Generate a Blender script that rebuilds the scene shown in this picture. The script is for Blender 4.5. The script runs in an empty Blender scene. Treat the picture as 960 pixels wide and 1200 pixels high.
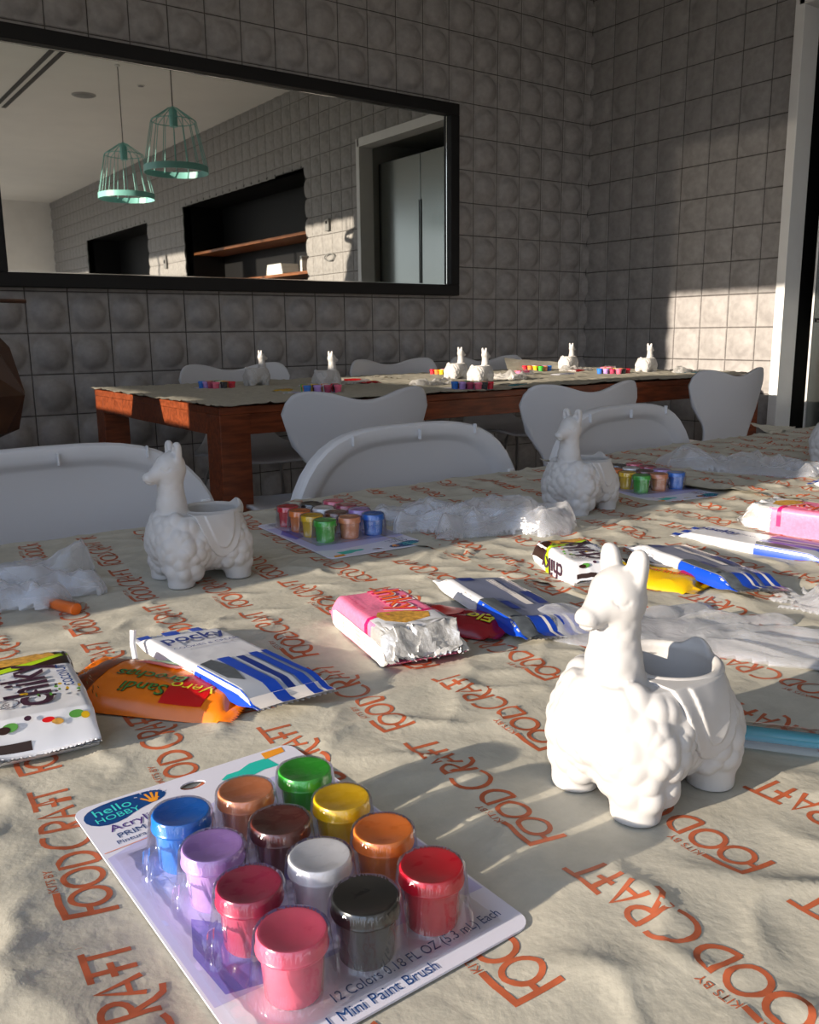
import bpy, bmesh, math, random
import numpy as np
from mathutils import Vector, Matrix
random.seed(7); rng=np.random.default_rng(5)
PI=math.pi
C=bpy.context.scene.collection
S=0.20; TZ=0.75; CH=0.95
# ------------------------------------------------------------------ helpers
def tag(o,label=None,cat=None,group=None,kind=None):
    if label: o['label']=label
    if cat: o['category']=cat
    if group: o['group']=group
    if kind: o['kind']=kind
    return o
def thing(name,label,cat,loc=(0,0,0),rz=0.,group=None):
    o=bpy.data.objects.new(name,None); C.objects.link(o); o.empty_display_size=.02
    o.location=loc; o.rotation_euler=(0,0,rz)
    return tag(o,label,cat,group)
def link(name,me,parent=None,loc=None,rz=None):
    o=bpy.data.objects.new(name,me); C.objects.link(o)
    if parent: o.parent=parent
    if loc is not None: o.location=loc
    if rz is not None: o.rotation_euler=(0,0,rz)
    return o
class MB:
    """collects verts/faces with material slots"""
    def __init__(s): s.v=[]; s.f=[]; s.m=[]; s.mats=[]; s.n=0
    def mi(s,m):
        if m not in s.mats: s.mats.append(m)
        return s.mats.index(m)
    def add(s,v,f,m):
        v=np.asarray(v,float); s.v.append(v); i=s.mi(m); n=s.n
        for q in f: s.f.append([a+n for a in q]); s.m.append(i)
        s.n+=len(v)
    def box(s,lo,hi,m,bev=0):
        x0,y0,z0=lo; x1,y1,z1=hi
        if bev<=0:
            v=[(x0,y0,z0),(x1,y0,z0),(x1,y1,z0),(x0,y1,z0),(x0,y0,z1),(x1,y0,z1),(x1,y1,z1),(x0,y1,z1)]
            s.add(v,[(0,3,2,1),(4,5,6,7),(0,1,5,4),(1,2,6,5),(2,3,7,6),(3,0,4,7)],m); return
        bm=bmesh.new(); bmesh.ops.create_cube(bm,size=1)
        for w in bm.verts: w.co=Vector(((x0+x1)/2+w.co.x*(x1-x0),(y0+y1)/2+w.co.y*(y1-y0),(z0+z1)/2+w.co.z*(z1-z0)))
        bmesh.ops.bevel(bm,geom=bm.edges[:],offset=bev,segments=2,affect='EDGES',profile=.5)
        s.bm(bm,m)
    def bm(s,bm,m,M=None):
        bm.verts.index_update()
        v=[(M@w.co if M else w.co)[:] for w in bm.verts]; f=[[w.index for w in q.verts] for q in bm.faces]
        s.add(v,f,m); bm.free()
    def lathe(s,prof,m,seg=32,c=(0,0,0),sx=1,sy=1,closed=False):
        v=[];f=[]
        n=len(prof)
        for r,z in prof:
            for k in range(seg):
                a=2*PI*k/seg; v.append((c[0]+r*sx*math.cos(a),c[1]+r*sy*math.sin(a),c[2]+z))
        for i in range(n-1):
            for k in range(seg):
                k2=(k+1)%seg; f.append((i*seg+k,i*seg+k2,(i+1)*seg+k2,(i+1)*seg+k))
        s.add(v,f,m)
    def tube(s,pts,r,m,seg=8,cap=True):
        pts=[Vector(p) for p in pts]; n=len(pts)
        rr=r if hasattr(r,'__len__') else [r]*n
        v=[];f=[]; prev=None
        for i,p in enumerate(pts):
            t=(pts[min(i+1,n-1)]-pts[max(i-1,0)]).normalized()
            if prev is None: u=t.orthogonal().normalized()
            else:
                u=prev-t*prev.dot(t); u=u.normalized() if u.length>1e-6 else t.orthogonal().normalized()
            prev=u; w=t.cross(u)
            for k in range(seg):
                a=2*PI*k/seg; q=p+(u*math.cos(a)+w*math.sin(a))*rr[i]; v.append(q[:])
        for i in range(n-1):
            for k in range(seg):
                k2=(k+1)%seg; f.append((i*seg+k,i*seg+k2,(i+1)*seg+k2,(i+1)*seg+k))
        if cap: f.append(tuple(range(seg))[::-1]); f.append(tuple((n-1)*seg+k for k in range(seg)))
        s.add(v,f,m)
    def grid(s,P,m,mask=None,flip=False,mats=None):
        """P: (nu,nv,3)"""
        nu,nv=P.shape[:2]; idx=np.arange(nu*nv).reshape(nu,nv)
        a=idx[:-1,:-1];b=idx[1:,:-1];c=idx[1:,1:];d=idx[:-1,1:]
        q=np.stack([a,b,c,d] if not flip else [a,d,c,b],-1).reshape(-1,4)
        if mask is not None: q=q[mask.reshape(-1)]
        s.add(P.reshape(-1,3),q.tolist(),m)
    def mesh(s,name,smooth=True,auto=None):
        me=bpy.data.meshes.new(name)
        V=np.concatenate(s.v) if s.v else np.zeros((0,3))
        me.from_pydata(V.tolist(),[],s.f)
        for m in s.mats: me.materials.append(m)
        me.polygons.foreach_set('material_index',s.m)
        me.polygons.foreach_set('use_smooth',[smooth]*len(s.f))
        if auto and smooth:
            bm=bmesh.new(); bm.from_mesh(me)
            ca=math.radians(auto)
            for e in bm.edges:
                if len(e.link_faces)==2 and e.calc_face_angle(0)>ca: e.smooth=False
            bm.to_mesh(me); bm.free()
        me.update(); return me
    def obj(s,name,parent=None,smooth=True,auto=35,loc=None,rz=None):
        return link(name,s.mesh(name,smooth,auto),parent,loc,rz)
# numpy gradient noise
_g=rng.normal(size=(256,256,2)); _g/=np.linalg.norm(_g,axis=-1,keepdims=True)
def noise(x,y,seed=0):
    x=np.asarray(x,float)+seed*17.31; y=np.asarray(y,float)+seed*9.77
    xi=np.floor(x).astype(int); yi=np.floor(y).astype(int); fx=x-xi; fy=y-yi
    def gr(i,j,dx,dy):
        g=_g[i%256,j%256]; return g[...,0]*dx+g[...,1]*dy
    u=fx*fx*fx*(fx*(fx*6-15)+10); v=fy*fy*fy*(fy*(fy*6-15)+10)
    a=gr(xi,yi,fx,fy);b=gr(xi+1,yi,fx-1,fy);c=gr(xi,yi+1,fx,fy-1);d=gr(xi+1,yi+1,fx-1,fy-1)
    return (a*(1-u)+b*u)*(1-v)+(c*(1-u)+d*u)*v*1.0
def ridged(x,y,seed=0): return 1-np.clip(np.abs(noise(x,y,seed))*3.2,0,1)
def sstep(a,b,x): t=np.clip((x-a)/(b-a),0,1); return t*t*(3-2*t)
# ------------------------------------------------------------------ materials
def mat(name,col,rough=.5,metal=0,spec=.5,noise_amt=0,noise_scale=20,col2=None,bump=0,bump_scale=60,trans=0,alpha=1,coat=0,sss=0,emis=0,detail=4,stretch=None):
    m=bpy.data.materials.new(name); m.use_nodes=True; nt=m.node_tree; b=nt.nodes['Principled BSDF']
    c=tuple(col)+(1,)
    b.inputs['Base Color'].default_value=c; b.inputs['Roughness'].default_value=rough; b.inputs['Metallic'].default_value=metal
    b.inputs['Specular IOR Level'].default_value=spec; b.inputs['Transmission Weight'].default_value=trans; b.inputs['Alpha'].default_value=alpha
    b.inputs['Coat Weight'].default_value=coat; b.inputs['Coat Roughness'].default_value=.08
    if sss: b.inputs['Subsurface Weight'].default_value=sss; b.inputs['Subsurface Scale'].default_value=.004
    tc=nt.nodes.new('ShaderNodeTexCoord')
    src=tc.outputs['Object']
    if stretch:
        mp=nt.nodes.new('ShaderNodeMapping'); mp.inputs['Scale'].default_value=stretch; nt.links.new(src,mp.inputs[0]); src=mp.outputs[0]
    if noise_amt or col2:
        n=nt.nodes.new('ShaderNodeTexNoise'); n.inputs['Scale'].default_value=noise_scale; n.inputs['Detail'].default_value=detail
        nt.links.new(src,n.inputs['Vector'])
        r=nt.nodes.new('ShaderNodeValToRGB'); r.color_ramp.elements[0].position=.35; r.color_ramp.elements[1].position=.65
        c2=tuple(col2)+(1,) if col2 else tuple(min(1,x*(1+noise_amt)) for x in col)+(1,)
        c1=c if col2 else tuple(x*(1-noise_amt) for x in col)+(1,)
        r.color_ramp.elements[0].color=c1; r.color_ramp.elements[1].color=c2
        nt.links.new(n.outputs[0],r.inputs[0]); nt.links.new(r.outputs[0],b.inputs['Base Color'])
    if bump:
        n=nt.nodes.new('ShaderNodeTexNoise'); n.inputs['Scale'].default_value=bump_scale; n.inputs['Detail'].default_value=5
        nt.links.new(src,n.inputs['Vector'])
        bp=nt.nodes.new('ShaderNodeBump'); bp.inputs['Strength'].default_value=bump; bp.inputs['Distance'].default_value=.002
        nt.links.new(n.outputs[0],bp.inputs['Height']); nt.links.new(bp.outputs[0],b.inputs['Normal'])
    return m
def thin_film(name,tint,transp,white,gloss_rough=.12,fres=.5,bump=.0,bscale=60):
    """thin clear or cloudy plastic: transparent + translucent/diffuse + gloss"""
    m=bpy.data.materials.new(name); m.use_nodes=True; nt=m.node_tree; nt.nodes.clear(); N=nt.nodes.new; L=nt.links.new
    out=N('ShaderNodeOutputMaterial'); tr=N('ShaderNodeBsdfTransparent'); tr.inputs[0].default_value=(*tint,1)
    tl=N('ShaderNodeBsdfTranslucent'); tl.inputs[0].default_value=(*white,1)
    df=N('ShaderNodeBsdfDiffuse'); df.inputs[0].default_value=(*white,1)
    m1=N('ShaderNodeMixShader'); m1.inputs[0].default_value=.5; L(tl.outputs[0],m1.inputs[1]); L(df.outputs[0],m1.inputs[2])
    m2=N('ShaderNodeMixShader'); m2.inputs[0].default_value=1-transp; L(tr.outputs[0],m2.inputs[1]); L(m1.outputs[0],m2.inputs[2])
    gl=N('ShaderNodeBsdfGlossy'); gl.inputs['Roughness'].default_value=gloss_rough; gl.inputs[0].default_value=(1,1,1,1)
    lw=N('ShaderNodeLayerWeight'); lw.inputs[0].default_value=.35
    mu=N('ShaderNodeMath'); mu.operation='MULTIPLY_ADD'; mu.inputs[1].default_value=fres; mu.inputs[2].default_value=.035; L(lw.outputs['Fresnel'],mu.inputs[0])
    m3=N('ShaderNodeMixShader'); L(mu.outputs[0],m3.inputs[0]); L(m2.outputs[0],m3.inputs[1]); L(gl.outputs[0],m3.inputs[2])
    if bump:
        tc=N('ShaderNodeTexCoord'); n=N('ShaderNodeTexNoise'); n.inputs['Scale'].default_value=bscale; n.inputs['Detail'].default_value=3; L(tc.outputs['Object'],n.inputs['Vector'])
        bp=N('ShaderNodeBump'); bp.inputs['Strength'].default_value=bump; bp.inputs['Distance'].default_value=.003; L(n.outputs[0],bp.inputs['Height'])
        for q in (tl,df,gl): L(bp.outputs[0],q.inputs['Normal'])
    L(m3.outputs[0],out.inputs[0]); return m
def glove_film(name,face,edge,white,rough=.2):
    m=bpy.data.materials.new(name); m.use_nodes=True; nt=m.node_tree; nt.nodes.clear(); N=nt.nodes.new; L=nt.links.new
    out=N('ShaderNodeOutputMaterial'); tr=N('ShaderNodeBsdfTransparent'); tr.inputs[0].default_value=(.98,.98,.99,1)
    tl=N('ShaderNodeBsdfTranslucent'); tl.inputs[0].default_value=(*white,1); df=N('ShaderNodeBsdfDiffuse'); df.inputs[0].default_value=(*white,1)
    m1=N('ShaderNodeMixShader'); m1.inputs[0].default_value=.5; L(tl.outputs[0],m1.inputs[1]); L(df.outputs[0],m1.inputs[2])
    gl=N('ShaderNodeBsdfGlossy'); gl.inputs['Roughness'].default_value=rough
    m0=N('ShaderNodeMixShader'); m0.inputs[0].default_value=.22; L(m1.outputs[0],m0.inputs[1]); L(gl.outputs[0],m0.inputs[2])
    lw=N('ShaderNodeLayerWeight'); lw.inputs[0].default_value=.5
    pw=N('ShaderNodeMath'); pw.operation='POWER'; pw.inputs[1].default_value=1.6; L(lw.outputs['Facing'],pw.inputs[0])
    mr=N('ShaderNodeMath'); mr.operation='MULTIPLY_ADD'; mr.inputs[1].default_value=edge-face; mr.inputs[2].default_value=face; L(pw.outputs[0],mr.inputs[0])
    tc=N('ShaderNodeTexCoord'); n=N('ShaderNodeTexNoise'); n.inputs['Scale'].default_value=60; n.inputs['Detail'].default_value=3; n.inputs['Distortion'].default_value=1.5; L(tc.outputs['Object'],n.inputs['Vector'])
    bp=N('ShaderNodeBump'); bp.inputs['Strength'].default_value=.5; bp.inputs['Distance'].default_value=.003; L(n.outputs[0],bp.inputs['Height'])
    for q in (tl,df,gl): L(bp.outputs[0],q.inputs['Normal'])
    mx=N('ShaderNodeMixShader'); L(mr.outputs[0],mx.inputs[0]); L(tr.outputs[0],mx.inputs[1]); L(m0.outputs[0],mx.inputs[2]); L(mx.outputs[0],out.inputs[0]); return m
def paper_mat(name='kraft_paper'):
    m=bpy.data.materials.new(name); m.use_nodes=True; nt=m.node_tree; b=nt.nodes['Principled BSDF']; N=nt.nodes.new; L=nt.links.new
    tc=N('ShaderNodeTexCoord')
    n=N('ShaderNodeTexNoise'); n.inputs['Scale'].default_value=45; n.inputs['Detail'].default_value=8; n.inputs['Roughness'].default_value=.7; L(tc.outputs['Object'],n.inputs['Vector'])
    r=N('ShaderNodeValToRGB'); r.color_ramp.elements[0].position=.3; r.color_ramp.elements[1].position=.7
    r.color_ramp.elements[0].color=(.40,.38,.315,1); r.color_ramp.elements[1].color=(.50,.475,.395,1)
    L(n.outputs[0],r.inputs[0]); L(r.outputs[0],b.inputs['Base Color'])
    b.inputs['Roughness'].default_value=.62; b.inputs['Specular IOR Level'].default_value=.35
    n2=N('ShaderNodeTexNoise'); n2.inputs['Scale'].default_value=220; n2.inputs['Detail'].default_value=6; L(tc.outputs['Object'],n2.inputs['Vector'])
    n3=N('ShaderNodeTexNoise'); n3.inputs['Scale'].default_value=38; n3.inputs['Detail'].default_value=5; n3.inputs['Distortion'].default_value=1.2; L(tc.outputs['Object'],n3.inputs['Vector'])
    ad=N('ShaderNodeMath'); ad.operation='MULTIPLY_ADD'; ad.inputs[1].default_value=2.; L(n3.outputs[0],ad.inputs[0]); L(n2.outputs[0],ad.inputs[2])
    bp=N('ShaderNodeBump'); bp.inputs['Strength'].default_value=.35; bp.inputs['Distance'].default_value=.0009; L(ad.outputs[0],bp.inputs['Height']); L(bp.outputs[0],b.inputs['Normal'])
    return m
def wood_mat(name,c1,c2,rough=.4,axis=(1,12,12)):
    return mat(name,c1,rough,col2=c2,noise_scale=6,stretch=axis,detail=6,spec=.4)
PAPER=paper_mat()
def Hx(h): 
    return tuple(((int(h[i:i+2],16)/255)**2.2) for i in (0,2,4))
INK=mat('orange_ink',(.42,.095,.035),.6,noise_amt=.15,noise_scale=120)
CER=mat('white_ceramic',(.49,.482,.475),.45,spec=.4,noise_amt=.015,noise_scale=30)
CHW=mat('chair_plastic',(.62,.63,.65),.38,spec=.4)
CHS=mat('shell_lacquer',(.58,.60,.64),.35,spec=.4)
CHRM=mat('brushed_steel',(.5,.5,.5),.3,metal=1)
WOOD=wood_mat('cherry_wood',(.12,.026,.008),(.24,.056,.018),.35,(2,14,14))
TILE=mat('concrete_tile',(.27,.258,.255),.55,col2=(.33,.318,.313),noise_scale=30,bump=.15,bump_scale=90,spec=.4,detail=8)
GROUT=mat('dark_grout',(.075,.068,.065),.8,noise_amt=.2,noise_scale=30)
CEIL=mat('ceiling_paint',(.86,.84,.80),.9,noise_amt=.02,noise_scale=3)
PLAS=mat('wall_plaster',(.80,.78,.75),.9,noise_amt=.03,noise_scale=5)
FLOOR=mat('floor_concrete',(.34,.32,.30),.5,col2=(.42,.40,.38),noise_scale=4,detail=6)
BLK=mat('black_paint',(.006,.006,.007),.55,spec=.3)
TRIM=mat('white_trim',(.78,.78,.77),.4,noise_amt=.02,noise_scale=10)
def flat(n,h,rough=.45,**k): return mat(n,Hx(h) if isinstance(h,str) else h,rough,**k)
# ------------------------------------------------------------------ camera
def setup_cam():
    ex=Vector((0.809,-0.587,-0.010)); 
    f=1033.
    def ray(u,v): return Vector((u-480,-(v-600),-f)).normalized()
    a=ray(1937,375); b=ray(-283,398); m=(a+b).normalized(); n=(a-b).normalized()
    ex=(m+n).normalized(); ey=(m-n).normalized(); ez=ex.cross(ey)
    R=Matrix((ex,ey,ez))   # world = R @ cam
    cam=bpy.data.cameras.new('camera'); o=bpy.data.objects.new('camera',cam); C.objects.link(o)
    o.matrix_world=Matrix.Translation((0,0,CH))@R.to_4x4()
    cam.sensor_fit='VERTICAL'; cam.sensor_height=24; cam.lens=24*f/1200; cam.clip_start=.02
    cam.dof.use_dof=False
    bpy.context.scene.camera=o
    return R
R=setup_cam()
def G(u,v,z=TZ):
    d=R@Vector((u-480,-(v-600),-1033.)); t=(z-CH)/d.z
    return Vector((d.x*t,d.y*t,z))
# ------------------------------------------------------------------ text & decals
_tc={}
def text2d(s,size=1.,bold=0):
    k=(s,bold)
    if k not in _tc:
        cu=bpy.data.curves.new('t','FONT'); cu.body=s; cu.size=1; cu.offset=bold; cu.resolution_u=3
        o=bpy.data.objects.new('t',cu); C.objects.link(o); dg=bpy.context.evaluated_depsgraph_get(); dg.update()
        me=bpy.data.meshes.new_from_object(o.evaluated_get(dg))
        v=np.array([w.co[:2] for w in me.vertices]); f=[list(p.vertices) for p in me.polygons]
        bpy.data.objects.remove(o); bpy.data.curves.remove(cu); bpy.data.meshes.remove(me)
        lo=v.min(0);hi=v.max(0); v=v-(lo+hi)/2
        _tc[k]=(v,f)
    v,f=_tc[k]; return v*size,f
def dice(v,f,cell):
    bm=bmesh.new(); vs=[bm.verts.new((p[0],p[1],0)) for p in v]
    for q in f:
        try: bm.faces.new([vs[i] for i in q])
        except ValueError: pass
    v=np.asarray(v)
    for ax in (0,1):
        lo,hi=v[:,ax].min(),v[:,ax].max(); n=int((hi-lo)/cell)+1
        for k in range(1,n):
            co=[0,0,0]; no=[0,0,0]; co[ax]=lo+(hi-lo)*k/n; no[ax]=1
            bmesh.ops.bisect_plane(bm,geom=bm.verts[:]+bm.edges[:]+bm.faces[:],plane_co=co,plane_no=no)
    bm.verts.index_update(); V=np.array([w.co[:2] for w in bm.verts]); F=[[w.index for w in q.verts] for q in bm.faces]; bm.free()
    return V,F
def xf(v,ang=0,off=(0,0),sc=1.):
    c,s_=math.cos(ang),math.sin(ang); v=np.asarray(v,float)*sc
    return np.stack([v[:,0]*c-v[:,1]*s_+off[0],v[:,0]*s_+v[:,1]*c+off[1]],1)
def stroke(pts,w,closed=False):
    P=np.array(pts,float); n=len(P); v=[];f=[]
    for i in range(n):
        a=P[(i-1)%n] if (closed or i>0) else P[i]; b=P[(i+1)%n] if (closed or i<n-1) else P[i]
        t=b-a; t/=np.linalg.norm(t)+1e-12; nn=np.array([-t[1],t[0]])*w/2
        v+= [P[i]+nn,P[i]-nn]
    for i in range(n if closed else n-1):
        j=(i+1)%n; f.append([2*i,2*i+1,2*j+1,2*j])
    return v,f
def arc(cx,cy,rx,ry,a0,a1,n): return [(cx+rx*math.cos(math.radians(a0+(a1-a0)*i/n)),cy+ry*math.sin(math.radians(a0+(a1-a0)*i/n))) for i in range(n+1)]
def ellipse(cx,cy,rx,ry,n=28): 
    p=arc(cx,cy,rx,ry,0,360,n)[:-1]; return p,[list(range(n))]
def join2(parts):
    V=[];F=[];n=0
    for v,f in parts:
        V+= [tuple(p) for p in v]; F+=[[i+n for i in q] for q in f]; n+=len(v)
    return V,F
def logo():
    w=.118; P=[]
    P.append(stroke([(0,0),(0,1.0)],w*1.1)); P.append(stroke([(-.06,.95),(.5,1.0),(.95,.99)],w*1.15)); P.append(stroke([(0,.5),(.22,.5)],w))
    P.append(stroke(arc(.56,.42,.33,.36,0,360,20)[:-1],w,True))
    P.append(stroke(arc(1.32,.42,.33,.38,0,360,20)[:-1],w,True))
    P.append(stroke([(1.82,.02),(1.82,.8)]+arc(1.92,.41,.38,.39,90,-90,10)[1:]+[(1.80,.02)],w))
    P.append(stroke(arc(3.0,.46,.46,.50,70,300,14),w))
    P.append(stroke([(3.38,.0),(3.38,.92)],w)); P.append(stroke([(3.34,.92)]+arc(3.50,.68,.28,.24,85,-95,8)+[(3.40,.45)],w)); P.append(stroke([(3.46,.44),(3.62,.05),(3.75,-.12),(3.95,-.16)],w))
    P.append(stroke([(3.86,.12),(4.10,.88),(4.34,.1)],w)); P.append(stroke([(3.92,.36),(4.3,.36)],w*.8))
    P.append(stroke([(4.62,.1),(4.62,.92)],w)); P.append(stroke([(4.40,.9),(5.42,.93)],w)); P.append(stroke([(4.45,.5),(4.85,.52)],w)); P.append(stroke([(5.1,.1),(5.1,.92)],w))
    v,f=text2d('KITS BY',.26); P.append((v+np.array([1.42,1.03]),f))
    V,F=join2(P); V=np.array(V); 
    return V,F
LOGO_V,LOGO_F=logo()
# ------------------------------------------------------------------ paper height
FLATS=[]   # (x,y,r) places where something stands on the paper
def make_H(seed,amp=1.):
    def H(x,y):
        x=np.asarray(x,float); y=np.asarray(y,float)
        h=(noise(x*5+.4*noise(x*3,y*3,9),y*9,seed)+.5)*.0024
        h+=ridged(x*7+1.5*noise(x*4,y*4,3),y*15,seed+1)**3*.0015
        h+=ridged(x*16-y*9,y*22+x*5,seed+2)**4*.0016
        h+=(noise(x*32,y*40,seed+3)+.5)*.0009
        m=np.ones_like(x)
        for fx,fy,r in FLATS:
            d=np.hypot(x-fx,y-fy); m=np.minimum(m,sstep(r,r+.035,d)*.94+.06)
        return TZ+.0012+h*m*amp
    return H
# ------------------------------------------------------------------ packs
class Pack:
    def __init__(s,L,W,T,style='pillow',fin=.008,taper=.012,p=3.,wr=.0008,seed=1,rr=.003):
        s.L,s.W,s.T,s.style,s.fin,s.taper,s.p,s.wr,s.seed,s.rr=L,W,T,style,fin,taper,p,wr,seed,rr; s.crush=None
        s.Q=W/2+(T if style=='box' else 0)
    def a(s,x):
        e=s.L/2-np.abs(x); t=np.clip((e-s.fin)/s.taper,0,1)
        return np.where(e<s.fin,0.,np.sqrt(np.clip(1-(1-t)**2,0,1))) if s.style=='pillow' else np.where(e<s.fin,0.,t**.6)
    def P(s,x,t,off=0.,edge=True):
        x=np.asarray(x,float); t=np.asarray(t,float); a=s.a(x); T=s.T; W=s.W
        zf=T*.3+.0006
        zt=zf+(T-zf)*a+.0003; zb=zf*(1-a)
        wob=noise(x*60,t*45,s.seed)*s.wr*1.3*(1.3-a)+noise(x*25,t*22,s.seed+4)*s.wr*1.0
        wob=wob+ (ridged(x*50+t*20,t*35-x*15,s.seed+7)**3)*s.wr*.6*(1.4-a)
        if s.crush is not None: wob=wob+(ridged(x*80+noise(x*60,t*60,3)*2,t*70,s.seed+11)-.4)*.0048*sstep(s.crush,s.crush+.012,x)
        if s.style=='pillow':
            y=t.copy()*(1-.05*a*sstep(.6,1,np.abs(t)/(W/2))); q=np.clip(np.abs(t)/(W/2),0,1)
            z=zb+(zt-zb)*np.clip(1-q**s.p,0,1)**.75
            z=z+wob*np.clip(1-q**4,0,1)+off
            return np.stack([x,y,np.maximum(z,0.0002+off)],-1)
        r=s.rr; at=np.abs(t); sg=np.sign(t)
        k=np.clip((at-(W/2-r))/(2*r),0,1); ang=k*PI/2
        ytop=np.where(at<W/2-r,at,W/2-r+r*np.sin(ang)); 
        side=np.clip((at-(W/2+r))/max(T-r,1e-6),0,1)
        ztn=np.where(at<W/2-r,1.,0)
        zz=np.where(at<=W/2+r,zt-(r*(1-np.cos(ang)))*a,zt-r*a+(zb-(zt-r*a))*side)
        y=(ytop+wob*.8+off*np.clip(k,0,1))*sg; z=zz+(wob+off)*(1-k)
        return np.stack([x,y,z],-1)
    def build(s,name,base,decals,under=None,loc=(0,0,0),rot=(0,0,0),label=None,cat=None,group=None,ns=60,nt=36,cell=.005):
        mb=MB(); 
        xs=np.concatenate([np.linspace(-s.L/2,-s.L/2+s.fin+s.taper,12)[:-1],np.linspace(-s.L/2+s.fin+s.taper,s.L/2-s.fin-s.taper,ns),np.linspace(s.L/2-s.fin-s.taper,s.L/2,12)[1:]])
        tt=np.linspace(-s.Q,s.Q,nt)
        if s.style=='box': 
            tt=np.unique(np.concatenate([np.linspace(-s.Q,-s.W/2-s.rr,5),np.linspace(-s.W/2-s.rr,-s.W/2+s.rr,5),np.linspace(-s.W/2+s.rr,s.W/2-s.rr,nt-10),np.linspace(s.W/2-s.rr,s.W/2+s.rr,5),np.linspace(s.W/2+s.rr,s.Q,5)]).round(6))
        else: nt2=nt*2; tt=np.linspace(-s.Q,s.Q,nt2+1)
        X,T_=np.meshgrid(xs,tt,indexing='ij'); P=s.P(X,T_)
        zig=((np.arange(len(tt))//1)%2)*.0024
        P[0,:,0]+=zig; P[-1,:,0]-=zig
        if s.crush is None: mb.grid(P,base)
        else: mk=X[1:,1:]>s.crush-.004; mb.grid(P,base,~mk); mb.grid(P,FOIL,mk)
        B=P.copy(); zf=s.T*.3+.0006; a=s.a(X); B[...,2]=zf*(1-a)
        if s.style=='box': B[...,1]=np.clip(T_,-s.W/2,s.W/2)
        mb.grid(B,base if under is None else under,flip=True)
        for k,d in enumerate(decals):
            kind=d[0]; m=d[-1]
            if kind=='rect':
                x0,x1,t0,t1=d[1:5]; v=[(x0,t0),(x1,t0),(x1,t1),(x0,t1)]; f=[[0,1,2,3]]
            elif kind=='poly': v=d[1]; f=[list(range(len(v)))]
            elif kind=='ell': v,f=ellipse(d[1],d[2],d[3],d[4])
            elif kind=='stroke': v,f=stroke(d[1],d[2])
            elif kind=='text':
                _,st,x,t,size,ra,_m=d; v,f=text2d(st,size,0); v=xf(v,math.radians(ra),(x,t))
            elif kind=='btext':
                _,st,x,t,size,ra,_m=d; v,f=text2d(st,size,.018); v=xf(v,math.radians(ra),(x,t))
            V,F=dice(v,f,cell)
            V[:,0]=np.clip(V[:,0],-s.L/2+.0008,s.L/2-.0008); V[:,1]=np.clip(V[:,1],-s.Q,s.Q)
            Q=s.P(V[:,0],V[:,1],off=.00035+.00008*k)
            mb.add(Q,F,m)
        me=mb.mesh(name,True,50); o=link(name,me)
        o.location=loc; o.rotation_euler=rot
        tag(o,label,cat,group); return o
# ------------------------------------------------------------------ room
XR=21.5*S; YB=20.1*S; XL=-.80; YF=-8.3; ZC=3.17
def struct(name,mb,smooth=False,**k): return tag(mb.obj(name,None,smooth=smooth,**k),kind='structure')
mb=MB(); mb.box((XL-.2,YF-.2,-.12),(XR+.9,YB+.2,0),FLOOR); struct('floor',mb)
mb=MB(); mb.box((XL-.2,YF-.2,ZC),(XR+.9,YB+.2,ZC+.12),CEIL)
struct('ceiling',mb)
# tiled walls: domed concrete tiles with recessed grout, real relief
PT=.1748
def tile_profile(fine):
    us=[0,.012,.03,.07,.12,.17,.23,.30,.40,.5] if fine else [0,.014,.05,.2,.5]
    return np.array(us+[1-x for x in us[-2::-1]])
def tiled(name,DH,o,du,a0,a1,z0,z1,anchor_a,anchor_z,nrm,holes=(),fine=lambda a:True):
    mb=MB(); du=np.array(du,float); nrm=np.array(nrm,float)
    ia0=math.floor((a0-anchor_a)/PT); ia1=math.ceil((a1-anchor_a)/PT); iz0=math.floor((z0-anchor_z)/PT); iz1=math.ceil((z1-anchor_z)/PT)
    for fz in (True,False):
        us=tile_profile(fz); n=len(us)
        U,V=np.meshgrid(us,us,indexing='ij'); r=np.hypot(U-.5,V-.5)
        e=np.minimum(np.minimum(U,1-U),np.minimum(V,1-V))
        dome=DH*np.clip(1-(r/.40)**2,0,1)**.7
        h0=dome*1.0+np.where(e<.02,-.0035,0)
        for i in range(ia0,ia1):
            ac=anchor_a+(i+.5)*PT
            if fine(ac)!=fz: continue
            for j in range(iz0,iz1):
                A=np.clip(anchor_a+(i+U)*PT,a0,a1); Z=np.clip(anchor_z+(j+V)*PT,z0,z1)
                h=np.where(e<.02,-.0035,dome*(.85+.3*((i*7+j*13)%5)/4))
                P=np.array(o)[None,None,:]+A[...,None]*du+Z[...,None]*np.array([0,0,1.])+h[...,None]*nrm
                ca=(A[:-1,:-1]+A[1:,1:])/2; cz=(Z[:-1,:-1]+Z[1:,1:])/2
                mk=(A[1:,1:]-A[:-1,:-1]>1e-6)&(Z[1:,1:]-Z[:-1,:-1]>1e-6)
                for (h0a,h1a,hz0,hz1) in holes: mk&=~((ca>h0a)&(ca<h1a)&(cz>hz0)&(cz<hz1))
                if not mk.any(): continue
                g=np.zeros_like(mk); g[0,:]=g[-1,:]=g[:,0]=g[:,-1]=True
                fl=np.dot(np.cross(du,[0,0,1.]),nrm)<0
                mb.grid(P,TILE,mk&~g,flip=fl); mb.grid(P,GROUT,mk&g,flip=fl)
    return struct(name,mb,smooth=True,auto=40)
ANZ=TZ+(1.054)*S
BKM=mat('wall_backing',(.1,.1,.1),.9)
mb=MB(); mb.box((XL-.15,YB+.006,0),(XR+.2,YB+.12,ZC),BKM); struct('trim_1',mb)
tiled('wall_back',.036,(0,YB,0),(1,0,0),XL,XR,0,ZC,4.63*S,ANZ+.003,(0,-1,0),holes=[(.84,16.09*S-.035,TZ+2.01*S+.035,TZ+7.03*S-.035)])
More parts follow.
